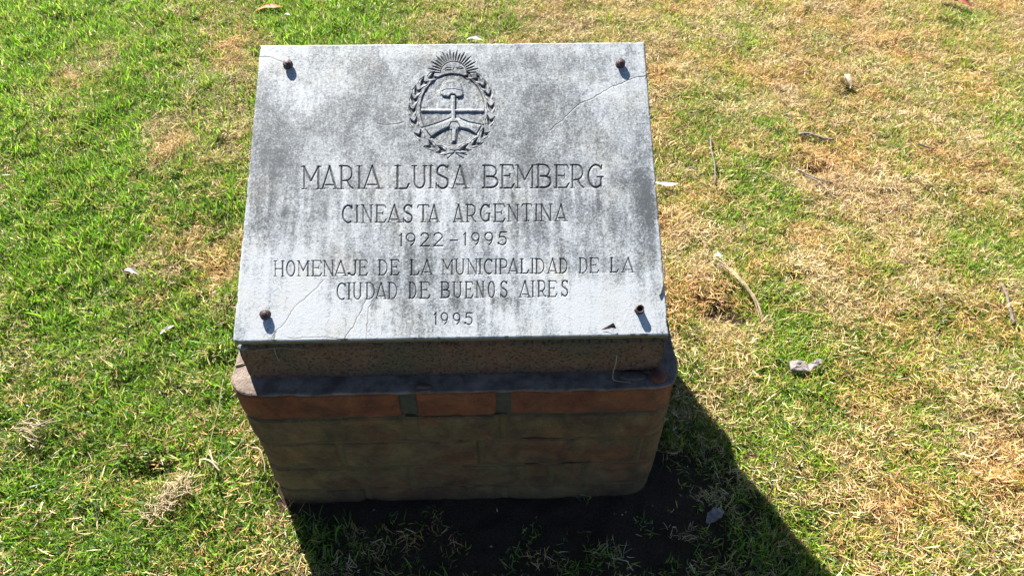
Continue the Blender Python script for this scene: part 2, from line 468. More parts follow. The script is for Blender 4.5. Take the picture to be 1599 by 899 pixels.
def ring(grow, w, jit, seed):
    vn = VNoise(seed); s = np.arange(n_) * .37
    x = np.clip(lp[:, 0], -S + ins, S - ins); y = lp[:, 1]
    sx = np.where(np.abs(x) > S - ins - 1e-5, np.sign(x), 0.0); sy = np.where(y < ins + 1e-5, -1.0, np.where(y > L - ins - 1e-5, 1.0, 0.0))
    jn = (vn(s * .11, s * 0 + .5, 3) - .5) * jit
    chip = np.minimum(np.maximum(VNoise(77)(s * .30, s * 0 + 9.5, 3) - .63, 0) * .028, .0045) * (w > -.009)
    g = grow + jn - chip
    return np.stack([x + sx * g, y + sy * g, np.full(n_, w) - chip * .6], -1)
rings = [ring(ins * .6, -.0006, .0008, 31), ring(ins, -.0026, .0010, 32), ring(ins, -.010, .0010, 33), ring(ins - .0004, -TH + .002, .0010, 34), ring(ins - .003, -TH, .0006, 35)]
F = [tuple(f) for f in F]
base = nu * nv; prev = np.array(loop)
for rr in rings:
    V3.append(rr); cur = base + np.arange(n_)
    F += [(int(prev[k]), int(cur[k]), int(cur[(k + 1) % n_]), int(prev[(k + 1) % n_])) for k in range(n_)]
    prev = cur; base += n_
F = [f if i < keep.sum() else f[::-1] for i, f in enumerate(F)]
F.append(tuple(int(x) for x in prev[::-1]))
V3 = np.concatenate(V3)
slab = mesh_np('marble_plaque', V3, F, marble, mem, False, {'dirt': ('FLOAT', dirt_at(V3[:, 0], V3[:, 1]) + np.where(V3[:, 2] < -.002, .55, 0)), 'side': ('FLOAT', np.where(V3[:, 2] < -.002, 1.0, 0)), 'crack': ('FLOAT', crack_at(V3[:, 0], V3[:, 1]))})
bm_fix = bmesh.new(); bm_fix.from_mesh(slab.data); bmesh.ops.recalc_face_normals(bm_fix, faces=bm_fix.faces)
for f in bm_fix.faces: f.smooth = True
bm_fix.to_mesh(slab.data); bm_fix.free()
slab.location = (0, 0, HS)
slab.rotation_euler = (TILT, 0, 0)
slab['label'] = 'tilted white marble plaque stained grey, cracked at two corners'

LABELS = ['engraved name in large letters, top line', 'engraved second line, the profession', 'engraved years of birth and death',
          'longest engraved line, the dedication', 'engraved line naming the city', 'engraved single year at the bottom']
RES = .00058
for (txt, w, l, r, lets), rect, lab in zip(LINES, plaque_rects, LABELS):
    def hf(X, Y, w=w, l=l, r=r, lets=lets):
        D = np.zeros(X.shape); C = np.zeros(X.shape)
        rr = random.Random(len(lets))
        for ch, x0, x1 in lets:
            k = ((x0 + x1) / 2 - l[0]) / (r[0] - l[0])
            top = l[1] + (r[1] - l[1]) * k; bot = l[2] + (r[2] - l[2]) * k
            bot += rr.uniform(-.4, .4); top += rr.uniform(-.4, .4)
            wf = rr.uniform(.92, 1.10)
            if ch == 'I' and w > 2.2:
                pass
            for st, sw in G[ch]:
                pp = [(x0 + (x1 - x0) * a, bot + (top - bot) * b) for a, b in st]
                carve(X, Y, D, C, pp, w * sw * wf, .55 + .45 * sw)
            if ch == 'I':
                cx = (x0 + x1) / 2
                for yy in (top, bot):
                    carve(X, Y, D, C, [(cx - 3.4, yy), (cx + 3.4, yy)], w * .5, .5)
        return -D * .0016, C
    make_patch('inscription_line', rect, hf, RES, slab, lab)

def emblem(X, Y):
    ZX, ZY = (X - 600) * 4.282, (Y - 60) * 4.282
    W = np.zeros(X.shape); D = np.zeros(X.shape); C = np.zeros(X.shape)
    st = lambda pts, w, d=1.0: carve(ZX, ZY, D, C, pts, w, d)
    cx, cy = 455, 478
    e1 = np.hypot((ZX - cx) / 214, (ZY - cy) / 240)
    raised = np.full(X.shape, 1e9)
    cap = [(372, 352), (385, 320), (400, 292), (432, 278), (480, 278), (508, 300), (524, 350), (527, 378), (512, 392), (482, 394), (470, 378), (446, 376), (430, 394), (396, 390), (376, 374)]
    arml = [(258, 600), (350, 572), (445, 534), (482, 545), (476, 600), (432, 592), (380, 615), (308, 665), (262, 640)]
    armr = [(458, 560), (470, 532), (505, 536), (560, 562), (660, 580), (650, 625), (616, 648), (560, 608), (505, 598), (470, 610)]
    for pg in (cap, [(446, 380), (474, 380), (474, 560), (446, 560)], [(230, 473), (680, 473), (680, 488), (230, 488)], arml, armr,
               [(430, 590), (446, 560), (486, 556), (508, 590), (486, 606), (478, 690), (450, 690), (447, 610)]):
        raised = np.minimum(raised, polysd(ZX, ZY, pg))
    field = sstep(1.0, .965, e1) * sstep(0, 7, raised)
    rough = (vn1(ZX * .05, ZY * .03, 3) - .5)
    W -= field * (.0016 + .0010 * rough)
    C = np.maximum(C, field * (.10 + .55 * np.clip(rough * 2.2, 0, 1) + .16 * (ZY > 490)))
    W += .0008 * sstep(6, -14, raised) * (e1 < 1)
    # outline of the oval, of the cap, pole, cross line and the two arms
    oval = [(cx + 214 * math.cos(a), cy + 240 * math.sin(a)) for a in np.linspace(0, 2 * math.pi, 60)]
    st(oval, 8, .8); st(oval[32:58], 11, 1.0)
    st(cap + [cap[0]], 7, .8); st(cap[7:14], 12, 1.0); st([(378, 356), (410, 342), (470, 340), (524, 352)], 5, .5)
    st([(444, 396), (444, 472)], 5, .6); st([(477, 394), (477, 472)], 10, 1.0); st([(476, 490), (476, 532)], 8, 1); st([(446, 490), (446, 532)], 5, .7)
    st([(240, 491), (446, 491)], 5, .6); st([(476, 491), (668, 491)], 5, .6); st([(240, 470), (446, 470)], 4, .4); st([(478, 470), (668, 470)], 4, .4)
    st([(250, 596), (350, 566), (440, 531)], 9, .9); st([(506, 534), (560, 556), (662, 576)], 10, 1.0)
    st([(306, 664), (380, 616), (430, 594), (446, 560), (486, 556), (506, 590), (500, 600), (560, 608), (616, 646)], 8, .8)
    st([(310, 664), (382, 618), (432, 596)], 15, 1); st([(500, 600), (560, 610), (612, 644)], 15, 1)
    st([(448, 610), (450, 688), (478, 690), (482, 612)], 8, .9); st([(470, 560), (498, 572), (508, 596)], 5, .6)
    # laurel: a leaf notch pair at each node
    nodes = [(325, 255, -60), (262, 294, -42), (219, 352, -24), (198, 412, -10), (188, 482, 0), (200, 560, 14), (236, 646, 32), (308, 716, 58), (378, 748, 76),
             (560, 246, 62), (622, 270, 48), (668, 320, 32), (698, 378, 16), (712, 460, 2), (706, 548, -14), (668, 636, -34), (612, 698, -56), (538, 735, -74)]
    for (nx, ny, ang) in nodes:
        ca, sa = math.cos(R(ang)), math.sin(R(ang))
        def rot(px, py): return (nx + px * ca + py * sa, ny - px * sa + py * ca)
        tri = [rot(0, 34), rot(-22, -2), rot(-23, -34), rot(-4, -10), rot(4, -10), rot(22, -30), rot(23, -1)]
        sdv = polysd(ZX, ZY, tri)
        k = sstep(3, -7, sdv)
        D = np.maximum(D, k * 1.35); C = np.maximum(C, sstep(3, -3, sdv))
        for sx in (-1, 1):                      # the leaf's own swelling beside it
            lx, ly = rot(sx * 20, 22)
            W += .0009 * np.exp(-((ZX - lx) ** 2 + (ZY - ly) ** 2) / 190.)
        st([rot(-24, -30), rot(-30, 6), rot(-20, 34)], 6, .45); st([rot(24, -30), rot(30, 6), rot(20, 34)], 6, .45)
    # sun: half disc with face and rays
    sx, sy = 462, 238
    st([(sx + 90 * math.cos(a), sy - 84 * math.sin(a)) for a in np.linspace(.05, math.pi - .05, 26)], 8, .9)
    st([(398, 210), (418, 196), (446, 198)], 6, .6); st([(482, 198), (512, 192), (530, 204)], 6, .6)
    st([(408, 214), (446, 212)], 8, .8); st([(486, 206), (522, 204)], 8, .8); st([(462, 200), (458, 222), (468, 228)], 5, .6)
    nr = 21
    for i in range(nr):
        a = math.pi * (i + .5) / nr
        r0, r1 = 98, (166 if i % 2 else 148)
        w0 = 14
        for k in range(5):
            q0, q1 = k / 5, (k + 1) / 5
            rr0, rr1 = r0 + (r1 - r0) * q0, r0 + (r1 - r0) * q1
            st([(sx + rr0 * 1.02 * math.cos(a), sy - rr0 * .96 * math.sin(a)), (sx + rr1 * 1.02 * math.cos(a), sy - rr1 * .96 * math.sin(a))],
               w0 * math.sin(math.pi * (.25 + .7 * (q0 + q1) / 2)), .9)
    # ribbon bow
    for pts_, w in (([(466, 765), (430, 770), (404, 780)], 7), ([(466, 765), (440, 784), (422, 802)], 8), ([(478, 764), (520, 770), (552, 778)], 8),
                    ([(478, 768), (505, 788), (528, 800)], 9), ([(440, 742), (470, 750), (500, 744)], 6), ([(470, 752), (462, 768)], 5), ([(300, 742), (262, 722)], 6), ([(590, 732), (640, 712), (662, 694)], 6), ([(500, 750), (580, 745)], 6)):
        st(pts_, w, .8)
    return W * .9 - D * .0016, C * .88
make_patch('coat_of_arms', EMB, emblem, .0005, slab, 'engraved oval coat of arms with rising sun, laurel wreath, cap on a pole and clasped hands')

# ------------------------------------------------------------------ bolts
rust, nt, bs = new_mat('rusty_iron')
co = objco(nt)
n1 = noise(nt, co, 260, 6, .65)
nt.links.new(mixc(nt, mapr(nt, n1, .35, .65), (.018, .013, .014), (.085, .045, .040)), bs.inputs['Base Color'])
bs.inputs['Metallic'].default_value = .1
bs.inputs['Roughness'].default_value = .6
nt.links.new(bump(nt, n1, .7, .0008), bs.inputs['Normal'])
def lathe(prof, n, jit, seed, cap_first=True, sides=None):
    rr = random.Random(seed); V = []; F = []
    ph = [1 + rr.uniform(-jit, jit) for _ in range(n)]
    for (r_, z) in prof:
        for k in range(n):
            a = 2 * math.pi * k / n
            q = ph[k]
            if sides: q *= 1 / max(.86, math.cos(((a * sides / (2 * math.pi)) % 1 - .5) * 2 * math.pi / sides) * 1.08)
            V.append((r_ * q * math.cos(a), r_ * q * math.sin(a), z + rr.uniform(-jit, jit) * .002))
    for i in range(len(prof) - 1):
        for k in range(n):
            F.append((i * n + k, i * n + (k + 1) % n, (i + 1) * n + (k + 1) % n, (i + 1) * n + k))
    F.append(tuple(range(len(V) - n, len(V))))
    return V, F
BPOS = [(450, 101, 'round rusty bolt head, top left corner'), (968, 99, 'rusty bolt head with a flaking rim, top right corner'), (415, 489, 'round rusty bolt head, bottom left corner')]
for i, (bx, by, lab) in enumerate(BPOS):
    V, F = lathe([(.0085, -.001), (.0082, .0006), (.0058, .0010), (.0058, .0026), (.0073, .003), (.0077, .0045), (.0075, .0068), (.0062, .0077), (.0045, .0081), (.0040, .0080), (.0036, .0086), (.0015, .0089)], 20, .05, 40 + i)
    o = mesh_np('bolt', V, F, rust, slab, True)
    u, v = p2s(bx, by); o.location = (u, v - .0015, .0); o.rotation_euler = (R(2 * i), R(3 - 3 * i), i * .7)
    o['label'] = lab
V, F = lathe([(.0075, -.001), (.0070, .001), (.0060, .0016), (.0062, .0055), (.0066, .0086), (.0058, .0094), (.0047, .0088), (.0044, .004), (.0040, .0008)], 22, .10, 47)
o = mesh_np('bolt', V, F, rust, slab, True)
u, v = p2s(998, 482); o.location = (u, v - .001, 0)
o['label'] = 'broken hollow bolt without a head, bottom right corner'

# ------------------------------------------------------------------ wedge block and bedding mortar under the plaque
def rough_block(name, cor, nseg, mat, parent, jit, seed):
    """closed prism: cor = 8 corners (bottom 4, top 4, counter-clockwise from front left); each side a grid with uneven surface"""
    bm = bmesh.new()
    vs_ = [bm.verts.new(c) for c in cor]
    for f in ((3, 2, 1, 0), (4, 5, 6, 7), (0, 1, 5, 4), (1, 2, 6, 5), (2, 3, 7, 6), (3, 0, 4, 7)):
        bm.faces.new([vs_[i] for i in f])
    bmesh.ops.bevel(bm, geom=list(bm.edges), offset=.003, segments=2, affect='EDGES', clamp_overlap=True)
    for _ in range(nseg):
        bmesh.ops.subdivide_edges(bm, edges=[e_ for e_ in bm.edges if e_.calc_length() > .018], cuts=1, use_grid_fill=True)
    bm.normal_update()
    va, vb = VNoise(seed), VNoise(seed + 1)
    for v in bm.verts:
        c = v.co
        q = float(va(np.array([c.x * 45]), np.array([c.z * 45 + c.y * 30]), 3)[0] - .5) * jit
        v.co += v.normal * q
    me = bpy.data.meshes.new(name); bm.to_mesh(me); bm.free()
    for p in me.polygons: p.use_smooth = True
    me.materials.append(mat)
    return link(bpy.data.objects.new(name, me), parent)

granite, nt, bs = new_mat('rough_cast_concrete')
co = objco(nt)
n1 = noise(nt, co, 55, 7, .7, .4); n2 = noise(nt, co, 190, 6, .7); n3 = noise(nt, co, 12, 3, .5)
c1 = mixc(nt, mapr(nt, n1, .35, .65), (.17, .075, .038), (.20, .130, .068))
c1 = mixc(nt, mapr(nt, n3, .42, .62), c1, (.115, .092, .048))
c1 = mixc(nt, mapr(nt, n2, .50, .40, 0, .9), c1, (.022, .017, .014))
nt.links.new(c1, bs.inputs['Base Color']); bs.inputs['Roughness'].default_value = .9
nt.links.new(bump(nt, math_n(nt, 'ADD', n2, n1), 1.0, .006), bs.inputs['Normal'])

cement, nt, bs = new_mat('grey_cement')
co = objco(nt)
n1 = noise(nt, co, 35, 6, .6); n2 = noise(nt, co, 260, 4, .6)
c1 = mixc(nt, mapr(nt, n1, .35, .65), (.075, .052, .036), (.20, .158, .13))
c1 = mixc(nt, mapr(nt, n2, .36, .30, 0, .5), c1, (.12, .11, .11))
nt.links.new(c1, bs.inputs['Base Color']); bs.inputs['Roughness'].default_value = .88
nt.links.new(bump(nt, math_n(nt, 'ADD', n2, n1), 1.0, .003), bs.inputs['Normal'])

tt = math.tan(TILT)
def undz(y):              # height of the plaque's underside at y
    yo, zo = TH * math.sin(TILT), HS - TH * math.cos(TILT)
    return zo + (y - yo) * tt
g0 = .0095
rough_block('concrete_block', [(-WK, KF, HL - .004), (WK, KF, HL - .004), (WK, KB, HL - .004), (-WK, KB, HL - .004),
            (-WK, KF, undz(KF) - g0), (WK, KF, undz(KF) - g0), (WK, KB, undz(KB) - g0), (-WK, KB, undz(KB) - g0)], 5, granite, mem, .0035, 51)['label'] = 'rough brownish cast block wedged under the marble'
bed, nt, bs = new_mat('bedding_mortar')
co = objco(nt)
n1 = noise(nt, co, 90, 6, .65)
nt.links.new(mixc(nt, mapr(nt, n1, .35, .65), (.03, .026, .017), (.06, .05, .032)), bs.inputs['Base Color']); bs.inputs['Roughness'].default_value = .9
nt.links.new(bump(nt, n1, .8, .003), bs.inputs['Normal'])
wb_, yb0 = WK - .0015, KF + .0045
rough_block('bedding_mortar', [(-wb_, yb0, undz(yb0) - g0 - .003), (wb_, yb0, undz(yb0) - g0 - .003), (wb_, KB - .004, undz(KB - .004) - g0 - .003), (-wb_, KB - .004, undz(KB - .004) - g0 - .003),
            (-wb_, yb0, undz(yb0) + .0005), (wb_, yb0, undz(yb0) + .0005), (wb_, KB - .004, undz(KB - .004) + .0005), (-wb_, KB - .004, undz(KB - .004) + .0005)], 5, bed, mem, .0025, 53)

# ------------------------------------------------------------------ brick pedestal
brickm, nt, bs = new_mat('brick_under_cement_film')
co = objco(nt)
geo = N(nt, 'ShaderNodeSeparateXYZ'); nt.links.new(co, geo.inputs[0])
rnd = objrand(nt)
n1 = noise(nt, co, 30, 6, .6, .3); n2 = noise(nt, co, 140, 5, .65); n3 = noise(nt, co, 9, 5, .6)
cb = mixc(nt, rnd, (.22, .042, .010), (.19, .055, .016))
cb = mixc(nt, mapr(nt, n1, .3, .7), cb, (.14, .026, .009))
film = mixc(nt, mapr(nt, n1, .35, .65), (.135, .090, .034), (.088, .058, .023))
film = mixc(nt, mapr(nt, n2, .55, .75, 0, .6), film, (.15, .115, .06))
top = mapr(nt, geo.outputs[2], .288, .294, 0, 1)            # only the top course was left bare
filmf = math_n(nt, 'MULTIPLY', mapr(nt, n3, .38, .56, .60, 1.0), math_n(nt, 'SUBTRACT', 1.0, math_n(nt, 'MULTIPLY', top, .76)))
filmf = math_n(nt, 'MAXIMUM', filmf, mapr(nt, math_n(nt, 'ADD', n2, math_n(nt, 'MULTIPLY', n3, .6)), .84, .98, 0, .85))
filmf = math_n(nt, 'MULTIPLY', filmf, mapr(nt, noise(nt, co, 42, 5, .7, .5), .56, .68, 1, .30))
cc = mixc(nt, filmf, cb, film)
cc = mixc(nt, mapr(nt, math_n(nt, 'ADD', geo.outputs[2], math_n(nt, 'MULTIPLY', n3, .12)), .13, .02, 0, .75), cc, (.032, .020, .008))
cc = mixc(nt, mapr(nt, n2, .34, .26, 0, .7), cc, (.04, .035, .03))
grime = mapr(nt, noise(nt, co, 17, 6, .7, .6), .36, .62, .52, 1.22)
gv = N(nt, 'ShaderNodeCombineColor'); [nt.links.new(grime, gv.inputs[i_]) for i_ in range(3)]
cc = mixc(nt, 1.0, cc, gv.outputs[0], 'MULTIPLY')
speck = mapr(nt, noise(nt, co, 330, 3, .6), .66, .72, 0, .45)
cc = mixc(nt, speck, cc, (.22, .17, .10))
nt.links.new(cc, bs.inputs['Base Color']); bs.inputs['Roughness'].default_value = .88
nt.links.new(bump(nt, math_n(nt, 'ADD', n2, math_n(nt, 'MULTIPLY', n1, 1.5)), 1.0, .005), bs.inputs['Normal'])

mortarm, nt, bs = new_mat('old_mortar')
co = objco(nt)
n1 = noise(nt, co, 60, 6, .65)
sz = N(nt, 'ShaderNodeSeparateXYZ'); nt.links.new(co, sz.inputs[0])
nt.links.new(mixc(nt, mapr(nt, sz.outputs[2], .284, .292), mixc(nt, mapr(nt, n1, .35, .65), (.078, .052, .020), (.118, .080, .031)),
             mixc(nt, mapr(nt, n1, .35, .65), (.034, .034, .021), (.066, .056, .034))), bs.inputs['Base Color']); bs.inputs['Roughness'].default_value = .95
nt.links.new(bump(nt, n1, .8, .004), bs.inputs['Normal'])

# perimeter of the rounded box, starting at the middle of the front going right (counter-clockwise from above)
a_, b_ = WB - RC, (YB - YF) / 2 - RC
ycen = (YF + YB) / 2
quarter = math.pi * RC / 2
segs = [('l', (0, YF), (a_, YF)), ('a', (a_, YF + RC), -90), ('l', (WB, YF + RC), (WB, YB - RC)), ('a', (a_, YB - RC), 0),
        ('l', (a_, YB), (-a_, YB)), ('a', (-a_, YB - RC), 90), ('l', (-WB, YB - RC), (-WB, YF + RC)), ('a', (-a_, YF + RC), 180), ('l', (-a_, YF), (0, YF))]
seglen = [quarter if s[0] == 'a' else math.dist(s[1], s[2]) for s in segs]
PER = sum(seglen)
def perim(s):
    s = s % PER
    for sg, ln in zip(segs, seglen):
        if s <= ln + 1e-9:
            k = s / ln
            if sg[0] == 'l':
                (x0, y0), (x1, y1) = sg[1], sg[2]
                d = Vector((x1 - x0, y1 - y0)).normalized()
                return Vector((x0 + (x1 - x0) * k, y0 + (y1 - y0) * k)), Vector((d.y, -d.x))
            a = R(sg[2] + 90 * k)
            nrm = Vector((math.cos(a), math.sin(a)))
            return Vector(sg[1]) + nrm * RC, nrm
        s -= ln
    return perim(0)
knots = np.cumsum([0] + seglen)
def samples(s0, s1):
    out = [s0]
    step = .014
    s = s0
    arcs = [(knots[i], knots[i + 1]) for i in range(len(segs)) if segs[i][0] == 'a']
    while s < s1 - 1e-6:
        sm = s % PER
        inarc = any(a - 1e-6 <= sm < b - 1e-6 for a, b in arcs)
        st_ = quarter / 7 if inarc else step
        nk = [kn for kn in list(knots) + [PER + k_ for k_ in knots[1:3]] if kn > sm + 1e-6]
        if nk: st_ = min(st_, nk[0] - sm)
        s = min(s + st_, s1); out.append(s)
    return out
vb1, vb2 = VNoise(61), VNoise(62)
def ring_piece(name, s0, s1, z0, z1, depth, off, mat, ch=.0035, jit=.0035, seed=0, parent=mem):
    ss = samples(s0, s1)
    if len(ss) < 2: return None
    V = []; F = []
    rr = random.Random(seed)
    o0 = off + rr.uniform(-.001, .001) * (jit > .001)
    for j, s in enumerate(ss):
        p, n = perim(s)
        e_ = ch if j in (0, len(ss) - 1) else 0
        jn = float(vb1(np.array([s * 30 + seed * 3.1]), np.array([z0 * 40]), 2)[0] - .5) * jit
        o_ = o0 + jn - e_ * .8
        zj = float(vb2(np.array([s * 22 + seed]), np.array([z1 * 9]), 2)[0] - .5) * jit * 1.5
        q = Vector((max(-WB + depth, min(WB - depth, p.x)), max(YF + depth, min(YB - depth, p.y))))
        for (dd, z) in ((None, z0), (-ch, z0), (0, z0 + ch), (0, z1 - ch + zj), (-ch, z1 + zj * .3), (None, z1)):
            if dd is None: V.append((q.x, q.y, z))
            else:
                w_ = p + n * (o_ + dd); V.append((w_.x, w_.y, z))
    for j in range(len(ss) - 1):
        for i in range(6):
            a, b = j * 6 + i, j * 6 + (i + 1) % 6
            F.append((a, a + 6, b + 6, b))
    F.append(tuple(range(5, -1, -1)) ); F.append(tuple((len(ss) - 1) * 6 + i for i in range(6)))
    return V, F

zj = [HL - .0035, .2895, .2150, .1300, .0505, -.025]        # course joints
joint_h = .0060
front_joints = [[(-.0916, -.0629), (.0631, .0858)], [(-.092, -.066), (.068, .080)], [(-.215, -.203), (.030, .042)], [(-.10, -.086), (.155, .167)], [(-.19, -.178), (.07, .082)]]
def make_bricks():
    k = 0
    for c in range(5):
        z1, z0 = zj[c] - (0 if c == 0 else joint_h / 2), zj[c + 1] + joint_h / 2
        if c == 4: z0 = -.03
        fj = front_joints[c]
        s_list = []
        # front joints in arc length: right of the middle positive, left = PER + x
        gaps = sorted([((x0 if x0 >= 0 else PER + x0), (x1 if x1 > 0 else PER + x1)) for x0, x1 in fj])
        g_right = [g for g in gaps if g[0] < PER / 2]; g_left = [g for g in gaps if g[0] > PER / 2]
        # fill sides and back with gaps every ~.25
        sA, sB = g_right[-1][1], g_left[0][0]
        n = max(1, int(round((sB - sA) / .27)))
        mids = [(sA + (sB - sA) * (i + 1) / n - .006, sA + (sB - sA) * (i + 1) / n + .006) for i in range(n - 1)]
        allg = g_right + mids + g_left
        for i in range(len(allg)):
            s0 = allg[i][1]; s1 = allg[(i + 1) % len(allg)][0]
            if s1 < s0: s1 += PER
            r_ = ring_piece('brick', s0, s1, z0, z1, .10, 0, brickm, seed=k + 3)
            if r_:
                mesh_np('brick', r_[0], r_[1], brickm, mem, False)
            k += 1
        # vertical mortar joints
        for (s0, s1) in allg:
            zt = z1 - .001
            r_ = ring_piece('m', s0 - .003, s1 + .003, z0 - .001, zt, .09, -.0012 if c else -.003, mortarm, seed=k + 90)
            MJ.append(r_)
MJ = []
make_bricks()
# bed joints with the open holes seen in the front
holes = {1: [(.0600, .0830), (-.086, -.070)], 2: [(.105, .172)], 3: [(.175, .235), (.115, .135)], 4: [(-.185, -.15), (.02, .07)]}
for c in range(1, 5):
    hs_ = sorted([((x0 if x0 >= 0 else PER + x0), (x1 if x1 > 0 else PER + x1)) for x0, x1 in holes[c]])
    s = 0; segs_ = []
    for h0, h1 in hs_:
        segs_.append((s, h0)); s = h1
    segs_.append((s, PER))
    for s0, s1 in segs_:
        if s1 - s0 > .004:
            MJ.append(ring_piece('m', s0, s1, zj[c] - joint_h / 2 - .002, zj[c] + joint_h / 2 + .002, .09, -.0026, mortarm, jit=.004, seed=c * 7 + 1))
V = []; F = []
for r_ in MJ:
    if r_:
        b0 = len(V); V += r_[0]; F += [tuple(i + b0 for i in f) for f in r_[1]]
mo = mesh_np('mortar', V, F, mortarm, mem, False)
mo['kind'] = 'stuff'; mo['label'] = 'weathered mortar in the joints between the bricks'
# core, and the cement cap forming the ledge
core = rough_block('core_fill', [(-WB + .022, YF + .022, -.03), (WB - .022, YF + .022, -.03), (WB - .022, YB - .022, -.03), (-WB + .022, YB - .022, -.03),
                   (-WB + .022, YF + .022, HL - .006), (WB - .022, YF + .022, HL - .006), (WB - .022, YB - .022, HL - .006), (-WB + .022, YB - .022, HL - .006)], 2, bed, mem, 0, 70)
ss = samples(0, PER)[:-1]
V = []; F = []
n_ = len(ss)
for lev, (of, z) in enumerate(((-.0008, HL - .0042), (-.0010, HL - .0012), (-.0030, HL), (-.018, HL + .0004), (-.032, HL + .0002))):
    for s in ss:
        p, n = perim(s)
        if lev == 4:
            w_ = Vector((max(-WB + .034, min(WB - .034, p.x)), max(YF + .034, min(YB - .034, p.y))))
        else:
            w_ = p + n * (of + (float(vb1(np.array([s * 40]), np.array([lev * .3]), 2)[0]) - .5) * .0045)
        V.append((w_.x, w_.y, z + (float(vb2(np.array([w_.x * 60]), np.array([w_.y * 60]), 2)[0]) - .5) * .0016 * (lev > 1)))
for lev in range(4):
    for k in range(n_):
        F.append((lev * n_ + k, lev * n_ + (k + 1) % n_, (lev + 1) * n_ + (k + 1) % n_, (lev + 1) * n_ + k))
F.append(tuple(range(4 * n_, 5 * n_)))
F.append(tuple(range(n_ - 1, -1, -1)))
cap = mesh_np('cement_cap', V, F, cement, mem, False)
cap['label'] = 'thin grey cement ledge on top of the bricks'

